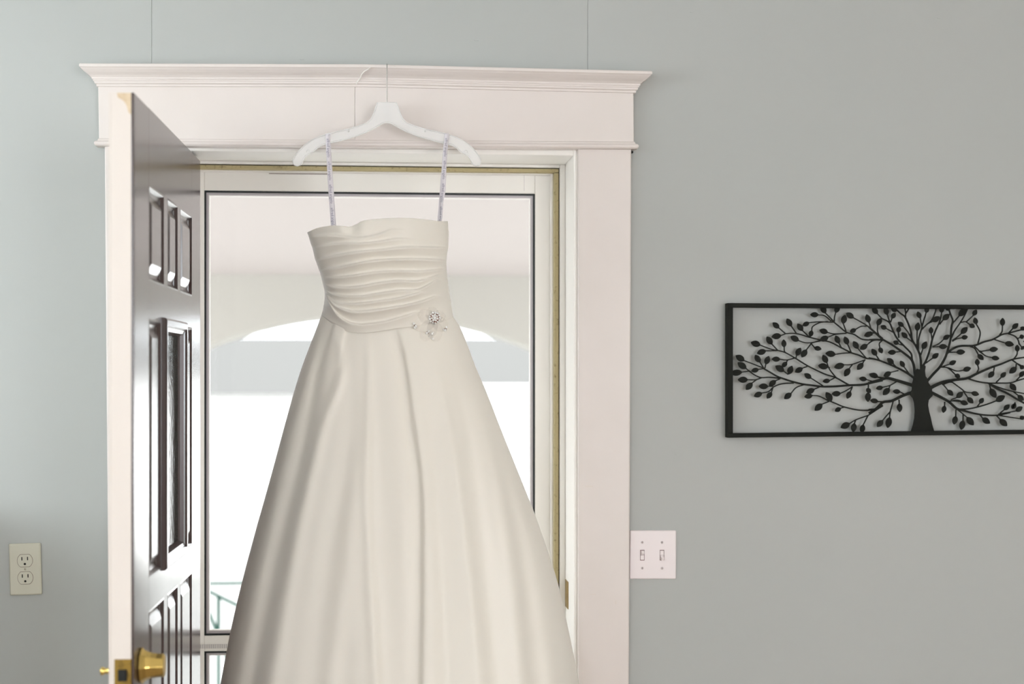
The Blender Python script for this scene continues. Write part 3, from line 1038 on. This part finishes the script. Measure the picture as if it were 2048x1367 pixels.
ya = HYP - 0.0075
ribbon([(655.5, 270, ya, 9.0, 0), (656.5, 300, ya - 0.005, 9.2, 0.1), (659.5, 350, ya - 0.015, 9.6, 0.1), (662, 390, ya - 0.022, 9.8, 0), (665, 430, ya - 0.028, 9.4, -0.1), (667.5, 470, ya - 0.032, 8.6, 0)], True)
ribbon([(893.5, 269, ya, 9.4, 0.0), (891, 300, ya - 0.005, 8.5, 0.5), (889, 330, ya - 0.012, 8.6, 0.2), (886, 380, ya - 0.022, 11, -0.2), (883, 405, ya - 0.026, 8.4, -0.6), (880.5, 442, ya - 0.03, 3.6, -1.0), (879.5, 465, ya - 0.03, 3.6, -1.0)], True)

# ---- organza flower behind the brooch
fl = thing('fabric_flower', at(868, 640, front_y(868, 640)))
fl.parent = dress
fl.matrix_parent_inverse = world_of(dress).inverted()


def petal(cx, cy, ang, length, width, lift):
    n, m = 12, 7
    P = np.zeros((n, m, 3))
    y0 = front_y(cx, cy)
    for i in range(n):
        s = i / (n - 1)
        w = width * math.sin(math.pi * min(1, 0.12 + 0.80 * s)) ** 0.7
        for j in range(m):
            a = (j / (m - 1) - 0.5)
            px = cx + math.cos(ang) * length * s - math.sin(ang) * w * a
            py = cy + math.sin(ang) * length * s + math.cos(ang) * w * a
            yy = min(front_y(px, py), y0 + 0.02) - 0.0015 - lift * s * s - 0.003 * math.sin(3 * s + 9 * a) * s
            P[i, j] = at(px, py, yy)
    return grid('petal', P, 'organza', fl)


for (cx, cy, a, le, w, li) in ((868, 640, 2.8, 42, 34, 0.003), (868, 640, 2.1, 44, 34, 0.003), (866, 642, 1.4, 40, 32, 0.002), (868, 640, 3.6, 34, 30, 0.003),
                               (868, 640, 0.6, 30, 30, 0.002), (868, 638, -0.5, 24, 26, 0.002), (866, 640, 4.6, 26, 28, 0.002)):
    petal(cx, cy, a, le, w, li)

# ---- brooch and little clusters of rhinestones
bm = bmesh.new()
bmesh.ops.create_icosphere(bm, subdivisions=1, radius=1.0)
CR = bpy.data.meshes.new('crystal')
bm.to_mesh(CR)
bm.free()
CR.materials.append(M['crystal'])


def cluster(name, pts, cx, cy, parent, back_r):
    y0 = front_y(cx, cy) - 0.004
    c = at(cx, cy, y0)
    b = lathe(name, [(0.0, back_r * 0.7), (0.001, back_r), (0.002, back_r * 0.95), (0.0026, back_r * 0.5)], c, (0, -1, 0), 'setting', parent, 14)
    for px, py, r in pts:
        o = bpy.data.objects.new('crystal', CR)
        COL.objects.link(o)
        p = at(px, py, y0 - 0.0045)
        o.parent = b
        o.matrix_parent_inverse = world_of(b).inverted()
        o.location = p
        o.scale = (r * 1.4, r * 1.1, r * 1.4)
        o.rotation_euler = (random.uniform(0, 3), random.uniform(0, 3), random.uniform(0, 3))
    return b


big = [(869.5, 635, 0.0031)]
for k in range(7):
    a = 2 * math.pi * k / 7 + 0.3
    big.append((869.5 + 5.6 * math.cos(a), 635 + 5.6 * math.sin(a), random.uniform(0.0020, 0.0027)))
for k in range(13):
    a = 2 * math.pi * k / 13
    big.append((869.5 + 10.2 * math.cos(a), 635 + 10.6 * math.sin(a), random.uniform(0.0018, 0.0026)))
cluster('brooch', big, 869.5, 635, dress, 0.0119)
cluster('bead_cluster', [(827.5, 646.8, 0.0026), (831.5, 650.8, 0.0022), (829.5, 655, 0.0026), (833, 653.5, 0.0016)], 830.5, 651, dress, 0.0031)
cluster('bead_cluster', [(857, 662.5, 0.0027), (853.5, 666, 0.0024)], 855.5, 664.5, dress, 0.0029)
cluster('bead_cluster', [(864, 667.5, 0.0028), (866, 664.5, 0.0016)], 865, 666.5, dress, 0.0025)
cluster('bead_cluster', [(865.5, 677, 0.0022), (858.5, 672.5, 0.0014)], 865.5, 677, dress, 0.0015)
cluster('bead_cluster', [(890.5, 660, 0.0028), (893, 654, 0.0022), (887, 658.5, 0.0016)], 890.8, 658.5, dress, 0.0031)

# ================================================================== METAL TREE WALL ART
TY = -0.022
art = thing('wall_art', at(1845, 867, TY), 'black metal tree of leaves in a long black frame on the grey wall', 'wall art')
xl = at(1453.5, 740, TY).x
tx = at(1845, 740, TY).x
xr_ = 2 * tx - xl
ztl, ztr = at(1453.5, 606, TY).z, at(2048, 610, TY).z
zbl, zbr = at(1453.5, 874.5, TY).z, at(2048, 867.5, TY).z
x48 = at(2048, 740, TY).x
zt = lambda x: ztl + (ztr - ztl) * (x - xl) / (x48 - xl)
zb = lambda x: zbl + (zbr - zbl) * (x - xl) / (x48 - xl)
bw = 0.0098
yf, yb_ = TY - 0.011, -0.004


def fbar(x0, z00, x1, z01, x2, z02, x3, z03):
    pts = [Vector((x0, yf, z00)), Vector((x1, yf, z01)), Vector((x2, yf, z02)), Vector((x3, yf, z03))]
    return link('frame_bar', *prism_data(pts, yb_ - yf), 'iron', art, bevel=0.0008)


fbar(xl, zt(xl), xr_, zt(xr_), xr_, zt(xr_) - bw, xl, zt(xl) - bw)
fbar(xl, zb(xl) + bw, xr_, zb(xr_) + bw, xr_, zb(xr_), xl, zb(xl))
fbar(xl, zt(xl) - bw, xl + 0.0125, zt(xl) - bw, xl + 0.0125, zb(xl) + bw, xl, zb(xl) + bw)
fbar(xr_ - 0.0125, zt(xr_) - bw, xr_, zt(xr_) - bw, xr_, zb(xr_) + bw, xr_ - 0.0125, zb(xr_) + bw)
# wall hangers behind the frame
for f_ in (0.12, 0.88):
    x = xl + (xr_ - xl) * f_
    box('wall_bracket', x - 0.006, x + 0.006, -0.004, 0.0, zt(x) - 0.009, zt(x) - 0.001, 'iron', art)

A5 = lambda p: (1430 + p[0] * 0.2194, 590 + p[1] * 0.2194)
A6 = lambda p: (1740 + p[0] * 0.2195, 590 + p[1] * 0.2195)
STEEL = 0.0022
layer = [0]


def strip(pts, w0, w1):
    """Flat cut strip along a photo-frame polyline; returns prism data."""
    p = interp(pts, 14 if len(pts) < 4 else 7 * len(pts))
    n = len(p)
    Lf, Rt = [], []
    for i in range(n):
        d = p[min(i + 1, n - 1)] - p[max(i - 1, 0)]
        d = d / (np.linalg.norm(d) + 1e-9)
        nn = np.array([-d[1], d[0]])
        w = (w0 + (w1 - w0) * i / (n - 1)) / 2
        Lf.append(p[i] + nn * w)
        Rt.append(p[i] - nn * w)
    return Lf, Rt


def to_world(P, mirror, y):
    out = []
    for q in P:
        v = at(q[0], q[1], TY)
        x = 2 * tx - v.x if mirror else v.x
        out.append(Vector((x, y, v.z)))
    return out


def strip_mesh(Lf, Rt, y, mirror):
    a, b = to_world(Lf, mirror, y), to_world(Rt, mirror, y)
    n = len(a)
    V = a + b + [v + Vector((0, STEEL, 0)) for v in a] + [v + Vector((0, STEEL, 0)) for v in b]
    Fc = []
    for i in range(n - 1):
        Fc += [(i, i + 1, n + i + 1, n + i), (2 * n + i, 3 * n + i, 3 * n + i + 1, 2 * n + i + 1),
               (i, 2 * n + i, 2 * n + i + 1, i + 1), (n + i, n + i + 1, 3 * n + i + 1, 3 * n + i)]
    Fc += [(0, n, 3 * n, 2 * n), (n - 1, 3 * n - 1, 4 * n - 1, 2 * n - 1)]
    return V, Fc


def branch(pts, w0, w1, conv, mirror=False):
    pts = [conv(p) for p in pts]
    layer[0] += 1
    y = TY + 0.0001 * (layer[0] % 5)
    V, Fc = strip_mesh(*strip(pts, w0, w1), y, mirror)
    link('branch', V, Fc, 'iron', art)


def leaf(b, t, stalk, conv, mirror=False):
    b, t = np.array(conv(b)), np.array(conv(t))
    L = np.linalg.norm(t - b)
    d = (t - b) / L
    nn = np.array([-d[1], d[0]])
    w = min(max(0.63 * L, 9.5), 12.8) / 2
    prof = [(0.0, 0.10), (0.10, 0.50), (0.25, 0.85), (0.45, 1.0), (0.65, 0.90), (0.82, 0.60), (0.94, 0.25)]
    pts = [b + d * L * s + nn * w * k for s, k in prof] + [t] + [b + d * L * s - nn * w * k for s, k in prof[::-1]]
    layer[0] += 1
    y = TY - 0.0004 + 0.0001 * (layer[0] % 7)
    V, Fc = prism_data(to_world(pts, mirror, y), STEEL)
    if stalk:
        sp = [tuple(b + d * 1.2)] + [conv(p) for p in stalk]
        v2, f2 = strip_mesh(*strip(sp, 2.1, 2.5), y, mirror)
        n = len(V)
        V = V + v2
        Fc = Fc + [tuple(i + n for i in q) for q in f2]
    link('leaf', V, Fc, 'iron', art)


L5 = [
    ((1008, 165), (968, 92), [(1085, 240)]), ((1100, 160), (1130, 88), [(1090, 200), (1088, 242)]),
    ((945, 178), (868, 177), [(1000, 188), (1060, 235)]), ((860, 248), (798, 278), [(940, 243), (1080, 245)]),
    ((884, 320), (868, 380), [(892, 285), (955, 250), (1030, 240)]), ((800, 325), (752, 258), [(860, 380)]),
    ((697, 283), (655, 212), [(742, 347)]), ((585, 300), (527, 248), [(640, 347)]), ((605, 367), (515, 380), [(642, 352)]),
    ((520, 448), (472, 376), [(572, 502)]), ((415, 455), (327, 428), [(500, 488), (570, 505)]), ((465, 505), (383, 530), [(560, 505)]),
    ((632, 475), (626, 402), [(634, 510), (650, 527)]), ((765, 415), (688, 374), [(820, 432), (882, 432), (960, 416)]),
    ((1030, 340), (952, 316), [(1085, 352), (1200, 346)]), ((1035, 380), (955, 412), [(1100, 357), (1200, 347)]),
    ((1168, 260), (1187, 178), [(1196, 328)]), ((1265, 207), (1197, 160), [(1370, 265)]), ((1285, 310), (1230, 337), [(1330, 285), (1385, 280)]),
    ((1406, 250), (1382, 173), [(1422, 302)]), ((1435, 343), (1360, 372), [(1452, 338)]),
    ((1132, 440), (1100, 366), [(1152, 477)]), ((1212, 450), (1182, 376), [(1242, 520)]), ((1305, 487), (1262, 418), [(1382, 577)]),
    ((1390, 450), (1323, 494), [(1440, 415), (1504, 403)]), ((1472, 550), (1432, 488), [(1500, 592)]),
    ((905, 478), (972, 492), [(875, 438)]), ((835, 495), (790, 567), [(876, 442)]), ((742, 550), (782, 478), [(738, 578)]),
    ((595, 583), (517, 582), [(655, 590), (725, 573)]), ((1100, 540), (1008, 528), [(1170, 528), (1242, 524)]),
    ((1022, 618), (984, 543), [(1045, 675), (1105, 752)]), ((1032, 655), (940, 640), [(1048, 662)]),
    ((1180, 633), (1087, 658), [(1250, 630), (1372, 588)]), ((1227, 665), (1182, 740), [(1252, 633)]), ((1350, 617), (1298, 680), [(1365, 590)]),
    ((268, 597), (190, 548), [(440, 662)]), ((285, 668), (207, 612), [(350, 720), (415, 752)]), ((412, 612), (365, 543), [(447, 668)]),
    ((463, 630), (492, 553), [(456, 665)]), ((400, 675), (330, 692), [(445, 668)]), ((248, 700), (140, 712), [(320, 690)]),
    ((300, 770), (208, 770), [(370, 770), (425, 752)]), ((340, 797), (283, 862), [(382, 768)]), ((655, 607), (612, 657), [(662, 592)]),
    ((630, 693), (552, 643), [(668, 722)]), ((672, 720), (704, 642), [(672, 722)]), ((800, 663), (730, 702), [(842, 648)]),
    ((878, 757), (815, 713), [(985, 825)]), ((1050, 777), (982, 785), [(1092, 752)]), ((1385, 768), (1315, 757), [(1440, 787)]),
    ((1470, 745), (1408, 715), [(1525, 758)]), ((555, 777), (493, 827), [(592, 762)]), ((485, 830), (398, 830), [(530, 828)]),
    ((430, 890), (355, 922), [(490, 877), (525, 842)]), ((517, 882), (474, 942), [(530, 838)]), ((697, 892), (632, 945), [(740, 842), (810, 815)]),
    ((907, 856), (832, 890), [(952, 836)]), ((890, 912), (815, 927), [(950, 920), (1045, 967)]), ((1065, 962), (1013, 882), None),
    ((1147, 895), (1065, 900), [(1195, 870), (1255, 833)]), ((1236, 875), (1205, 943), [(1252, 838)]), ((1397, 885), (1395, 972), [(1400, 815)]),
    ((977, 990), (910, 1052), [(1040, 967)]), ((1148, 1028), (1093, 1057), [(1180, 1018)]),
    ((1230, 1168), (1146, 1208), [(1285, 1135), (1395, 1095)]), ((1272, 1165), (1260, 1248), [(1282, 1140)]), ((1352, 1178), (1337, 1256), [(1395, 1097)]),
]
L6 = [
    ((70, 170), (22, 110), [(110, 212)]), ((160, 180), (138, 108), [(182, 245)]), ((240, 150), (195, 108), None), ((200, 212), (230, 158), [(187, 248)]),
    ((68, 275), (102, 208), [(70, 330), (92, 385)]), ((152, 305), (98, 278), [(210, 335)]), ((306, 285), (256, 243), [(350, 340), (382, 405)]),
    ((258, 340), (268, 282), [(264, 388)]), ((340, 390), (290, 338), [(395, 430)]), ((260, 445), (215, 417), [(312, 460)]),
    ((460, 210), (434, 148), [(474, 290)]), ((430, 325), (440, 246), [(428, 480)]), ((512, 160), (527, 105), [(500, 205)]),
    ((655, 160), (652, 105), [(645, 210)]), ((725, 140), (700, 104), None), ((570, 240), (637, 195), [(530, 258)]), ((665, 226), (724, 170), [(635, 265)]),
    ((558, 350), (556, 288), [(566, 400)]), ((480, 492), (515, 420), [(474, 515), (460, 555)]), ((670, 402), (727, 362), [(630, 440), (570, 468)]),
    ((630, 468), (707, 466), [(570, 472)]), ((570, 575), (626, 528), [(510, 618)]), ((812, 190), (880, 115), [(770, 240)]),
    ((832, 350), (888, 290), [(790, 385), (750, 412)]), ((835, 388), (893, 378), [(790, 398), (750, 420)]), ((908, 266), (955, 292), [(872, 242), (825, 248)]),
    ((942, 186), (972, 130), [(880, 242)]), ((970, 265), (955, 202), [(1005, 340), (985, 440)]), ((1208, 280), (1210, 206), [(1205, 330), (1182, 362)]),
    ((1300, 305), (1352, 255), [(1262, 348)]), ((1230, 435), (1312, 452), [(1135, 403)]), ((1110, 568), (1180, 578), [(1050, 550), (1000, 505)]),
    ((1090, 498), (1167, 488), [(1010, 512)]), ((985, 538), (1035, 590), [(955, 485), (915, 468)]), ((1345, 515), (1342, 450), [(1338, 545), (1305, 588)]),
    ((850, 683), (922, 662), [(790, 690), (715, 660)]), ((725, 630), (786, 598), [(645, 655)]), ((775, 722), (822, 748), [(735, 680)]),
    ((788, 518), (868, 516), [(725, 520)]), ((982, 640), (976, 578), [(990, 670), (975, 705)]), ((1130, 695), (1080, 752), [(1137, 640)]),
    ((1195, 750), (1238, 700), [(1150, 795)]), ((1335, 655), (1272, 712), [(1335, 625)]), ((1098, 850), (1150, 935), [(1090, 808)]),
    ((1280, 805), (1330, 870), [(1275, 795)]), ((1365, 745), (1404, 690), [(1335, 775)]), ((708, 862), (758, 915), [(672, 818)]),
    ((925, 888), (995, 905), [(870, 880), (830, 850), (752, 793)]), ((890, 930), (942, 985), [(850, 872)]), ((792, 935), (848, 880), [(740, 950)]),
    ((825, 968), (895, 992), [(735, 960)]), ((1148, 965), (1230, 915), None), ((1000, 985), (1034, 935), [(978, 1015)]),
    ((682, 1005), (668, 1072), [(682, 970)]), ((784, 1100), (766, 1178), [(784, 1040)]), ((850, 1140), (832, 1226), [(850, 1082)]),
    ((885, 1110), (945, 1185), [(800, 1042)]), ((1025, 1118), (1095, 1168), [(1000, 1085)]), ((1185, 1130), (1250, 1192), [(1150, 1092)]),
    ((1330, 1058), (1390, 1015), [(1170, 1083)]), ((1222, 1045), (1272, 995), [(1185, 1075)]), ((1295, 1035), (1330, 985), [(1325, 975)]),
    ((1372, 1130), (1403, 1100), [(1180, 1095)]), ((1350, 910), (1402, 960), [(1310, 880)]),
    ((75, 745), (2, 715), [(130, 755)]), ((118, 838), (55, 850), [(180, 822), (240, 788)]), ((178, 845), (120, 910), [(182, 825)]),
    ((192, 700), (125, 740), [(260, 685)]), ((215, 625), (158, 573), [(245, 662)]), ((312, 655), (278, 596), [(358, 715)]), ((60, 550), (18, 488), [(85, 592)]),
    ((238, 518), (163, 522), [(285, 512)]), ((88, 475), (110, 530), [(86, 440), (112, 412)]), ((75, 968), (2, 955), [(120, 970)]),
    ((278, 880), (207, 873), [(312, 900)]), ((268, 985), (273, 1065), [(265, 950)]), ((180, 1110), (162, 1210), [(186, 1060), (212, 968)]),
    ((118, 1138), (66, 1200), [(150, 1100), (186, 1060)]), ((25, 340), (-12, 360), [(40, 345)]), ((-30, 848), (6, 890), None),
    ((1365, 385), (1404, 370), [(1345, 395)]), ((1380, 320), (1404, 285), [(1340, 325)]), ((1380, 470), (1404, 490), [(1360, 440)]), ((1370, 645), (1404, 668), [(1300, 590)]),
]
for b, t, s in L5:
    leaf(b, t, s, A5)
    if A5(t)[0] < 1600:
        leaf(b, t, s, A5, True)      # the far half of the symmetrical tree, beyond the picture's edge
for b, t, s in L6:
    leaf(b, t, s, A6)

BR5 = [
    ([(1512, 406), (1430, 408), (1340, 400), (1270, 358), (1200, 338), (1140, 290), (1085, 245), (1060, 225)], 3.0, 2.4),
    ([(1530, 395), (1490, 362), (1420, 302), (1370, 265)], 3.2, 2.4),
    ([(1520, 600), (1450, 580), (1380, 575), (1310, 545), (1240, 522), (1150, 477), (1080, 440), (1020, 418), (960, 414), (880, 436)], 3.4, 2.4),
    ([(990, 415), (940, 402), (860, 382), (742, 349), (640, 350)], 2.6, 2.4),
    ([(1230, 822), (1190, 800), (1100, 750), (1020, 725), (950, 695), (840, 640), (735, 575), (640, 522), (570, 502)], 3.2, 2.4),
    ([(1530, 775), (1450, 792), (1350, 815), (1230, 820), (1100, 830), (980, 832), (880, 820), (800, 810), (700, 785), (630, 762), (570, 740), (500, 700), (440, 665)], 4.6, 3.0),
    ([(600, 758), (500, 748), (420, 750), (360, 725), (315, 690)], 2.8, 2.2),
    ([(720, 800), (640, 803), (580, 815), (530, 838)], 2.8, 2.2),
    ([(1530, 1000), (1480, 1030), (1400, 1048), (1300, 1045), (1180, 1018), (1110, 990), (1050, 965)], 3.2, 2.6),
    ([(1530, 1005), (1470, 1045), (1395, 1097)], 4.0, 2.4),
]
for pts, w0, w1 in BR5:
    branch(pts, w0, w1, A5)
    far = [p for p in pts if A5(p)[0] < 1630]
    if len(far) > 1:
        branch(far, w0, w1, A5, True)
BR6 = [
    ([(415, 760), (402, 650), (378, 585), (320, 535), (270, 498), (200, 450), (130, 410), (95, 385), (40, 335), (-10, 290)], 5.0, 3.0),
    ([(130, 408), (60, 402), (-5, 404)], 3.0, 2.8),
    ([(130, 410), (40, 410), (-10, 435)], 2.6, 2.4),
    ([(405, 640), (385, 585), (375, 530), (310, 460), (250, 395), (210, 320), (182, 255), (150, 230), (108, 212)], 3.6, 2.6),
    ([(470, 690), (460, 560), (425, 470), (385, 405), (372, 320), (325, 205), (280, 165), (235, 125)], 4.5, 2.8),
    ([(325, 205), (325, 150), (316, 108)], 2.6, 2.4), ([(328, 165), (345, 140), (362, 108)], 2.6, 2.4),
    ([(440, 500), (445, 400), (470, 310), (485, 250), (502, 195)], 3.0, 2.5),
    ([(470, 315), (520, 265), (560, 230), (590, 170), (608, 105)], 2.8, 2.4),
    ([(480, 650), (510, 600), (548, 495), (570, 400), (600, 320), (632, 250), (648, 195)], 4.2, 2.5),
    ([(515, 790), (580, 715), (640, 650), (690, 560), (715, 480), (735, 400), (743, 290), (755, 230), (735, 175), (720, 130)], 5.2, 2.8),
    ([(740, 340), (752, 265), (775, 232)], 2.8, 2.4),
    ([(742, 390), (775, 320), (825, 248), (865, 180), (900, 105)], 2.8, 2.2),
    ([(700, 530), (760, 485), (830, 462), (950, 458), (1040, 425), (1120, 403), (1200, 360), (1265, 345), (1340, 325), (1404, 308)], 4.6, 2.6),
    ([(950, 462), (980, 490), (1010, 520), (1060, 555)], 2.6, 2.2),
    ([(1262, 350), (1320, 372), (1350, 405), (1362, 450)], 2.8, 2.4),
    ([(640, 655), (700, 658), (735, 680)], 2.6, 2.4),
    ([(540, 850), (610, 815), (680, 788), (780, 770), (890, 755), (980, 712), (1100, 660), (1200, 625), (1300, 585), (1410, 565)], 7.0, 2.8),
    ([(1295, 590), (1340, 620), (1380, 640)], 2.6, 2.2),
    ([(890, 757), (980, 785), (1080, 800), (1180, 800), (1280, 798), (1340, 780), (1410, 758)], 3.2, 2.4),
    ([(1085, 802), (1160, 850), (1250, 892), (1330, 940), (1410, 985)], 4.4, 3.6),
    ([(1100, 810), (1200, 848), (1300, 875), (1410, 897)], 2.8, 2.4),
    ([(660, 815), (720, 793), (760, 795)], 2.8, 2.4),
    ([(550, 880), (640, 925), (720, 970), (790, 1030), (870, 1055), (960, 1078), (1060, 1092), (1170, 1092), (1280, 1070)], 6.0, 2.4),
    ([(720, 968), (790, 955), (830, 962)], 2.6, 2.4),
    ([(790, 1038), (900, 1035), (1010, 1010), (1090, 985), (1150, 962)], 3.0, 2.4),
    ([(400, 825), (330, 802), (240, 775), (160, 755), (100, 770), (40, 785), (-15, 800)], 7.0, 4.2),
    ([(200, 757), (130, 752), (60, 745)], 2.6, 2.2),
    ([(405, 755), (350, 715), (270, 670), (180, 630), (80, 592), (-10, 570)], 4.4, 3.0),
    ([(385, 885), (300, 915), (200, 962), (120, 975), (60, 1030), (-10, 1075)], 6.2, 4.2),
    ([(120, 972), (70, 968)], 2.6, 2.4), ([(60, 1035), (-10, 1040)], 2.8, 2.6),
]
for pts, w0, w1 in BR6:
    branch(pts, w0, w1, A6)
trunk = [(372, 1245), (392, 1180), (404, 1120), (409, 1050), (404, 985), (392, 940), (368, 912), (366, 890), (382, 862), (384, 830), (380, 812), (392, 780), (398, 750), (404, 722), (415, 690),
         (428, 668), (450, 676), (466, 668), (474, 640), (490, 628), (508, 648), (502, 690), (508, 740), (520, 752), (536, 800), (556, 832), (566, 850), (566, 880), (572, 915), (552, 935), (536, 955), (530, 1000), (540, 1060), (556, 1120), (568, 1180), (588, 1245)]
V, Fc = prism_data(to_world([A6(p) for p in trunk], False, TY - 0.0003), STEEL + 0.0004)
link('trunk', V, Fc, 'iron', art)

# ================================================================== LIGHT SWITCH
sw = thing('light_switch', at(1304, 1109), 'white double toggle light switch plate on the wall beside the door casing', 'light switch')
c = [at(1259.8, 1060, -0.006), at(1353, 1060, -0.006), at(1352.5, 1157.5, -0.006), at(1259.3, 1157.5, -0.006)]
link('switch_plate', *prism_data(c, 0.006), 'white_pl', sw, bevel=0.0028)
pm = 853.0
for px, up in ((1284.5, True), (1324, False)):
    p = at(px, 1109.5, -0.006)
    box('toggle_opening', p.x - 0.0052, p.x + 0.0052, -0.0064, -0.005, p.z - 0.0122, p.z + 0.0122, 'toggle_gap', sw)
    box('toggle_bezel', p.x - 0.0042, p.x + 0.0042, -0.0069, -0.0045, p.z - 0.0108, p.z + 0.0108, 'white_pl', sw, bevel=0.0005)
    s = 1 if up else -1
    a = [(-0.0036, -0.0066, -0.0015), (0.0036, -0.0066, -0.0015), (0.0036, -0.0066, 0.0095), (-0.0036, -0.0066, 0.0095),
         (-0.0030, -0.0175, 0.0050), (0.0030, -0.0175, 0.0050), (0.0030, -0.0160, 0.0112), (-0.0030, -0.0160, 0.0112)]
    V = [(p.x + x, y, p.z + s * z) for x, y, z in a]
    link('toggle', V, [(0, 1, 2, 3), (4, 5, 6, 7), (0, 1, 5, 4), (1, 2, 6, 5), (2, 3, 7, 6), (3, 0, 4, 7)], 'white_pl', sw, bevel=0.0008)
    for py in (1084, 1135.5):
        q = at(px, py, -0.006)
        lathe('screw', [(0.0, 0.0030), (0.0006, 0.0030), (0.0012, 0.0020), (0.0013, 0.0004)], (q.x, -0.0058, q.z), (0, -1, 0), 'screw', sw, 14)
        box('screw_slot', q.x - 0.0004, q.x + 0.0004, -0.0073, -0.0068, q.z - 0.0022, q.z + 0.0022, 'toggle_gap', sw)

# ================================================================== WALL OUTLET
oc = at(51.5, 1137, 0.0)
ot = thing('wall_outlet', oc, 'ivory duplex wall outlet, slightly tilted, low on the wall left of the door', 'outlet')
ow, oh = 0.0355, 0.0585


def loc(x, y, z):
    return Vector((oc.x + x, y, oc.z + z))


def oprism(name, pts, yf, yb, material, parent=None, bevel=0.0, smooth=False):
    return link(name, *prism_data([loc(x, yf, z) for x, z in pts], yb - yf), material, parent or ot, bevel=bevel)


def rect(x0, x1, z0, z1):
    return [(x0, z0), (x1, z0), (x1, z1), (x0, z1)]


oprism('outlet_plate', rect(-ow, ow, -oh, oh), -0.006, 0.0, 'ivory', bevel=0.003)
for zc in (0.0195, -0.0195):
    def rec(r, hh):
        return [(max(-r, min(r, r * math.cos(a))), zc + max(-hh, min(hh, r * math.sin(a)))) for a in np.linspace(0, 2 * math.pi, 33)[:-1]]
    oprism('receptacle_gap', rec(0.0176, 0.0146), -0.0062, -0.005, 'toggle_gap')
    rc = oprism('receptacle', rec(0.0170, 0.0140), -0.0078, -0.005, 'ivory', bevel=0.0008)
    for sx_ in (-0.0063, 0.0063):
        oprism('slot', rect(sx_ - 0.0011, sx_ + 0.0011, zc + 0.0008, zc + 0.0085), -0.0080, -0.0070, 'dark', rc)
    oprism('ground_hole', [(0.0026 * math.cos(a), zc - 0.0075 + max(-0.0022, 0.0026 * math.sin(a))) for a in np.linspace(0, 2 * math.pi, 17)[:-1]], -0.0080, -0.0070, 'dark', rc)
lathe('screw', [(0.0, 0.0026), (0.0008, 0.0024), (0.0012, 0.0004)], loc(0, -0.0058, 0), (0, -1, 0), 'ivory', ot, 12)
oprism('screw_slot', rect(-0.0003, 0.0003, -0.002, 0.002), -0.0072, -0.0066, 'toggle_gap')
ot.rotation_euler = (0, R(-1.5), 0)
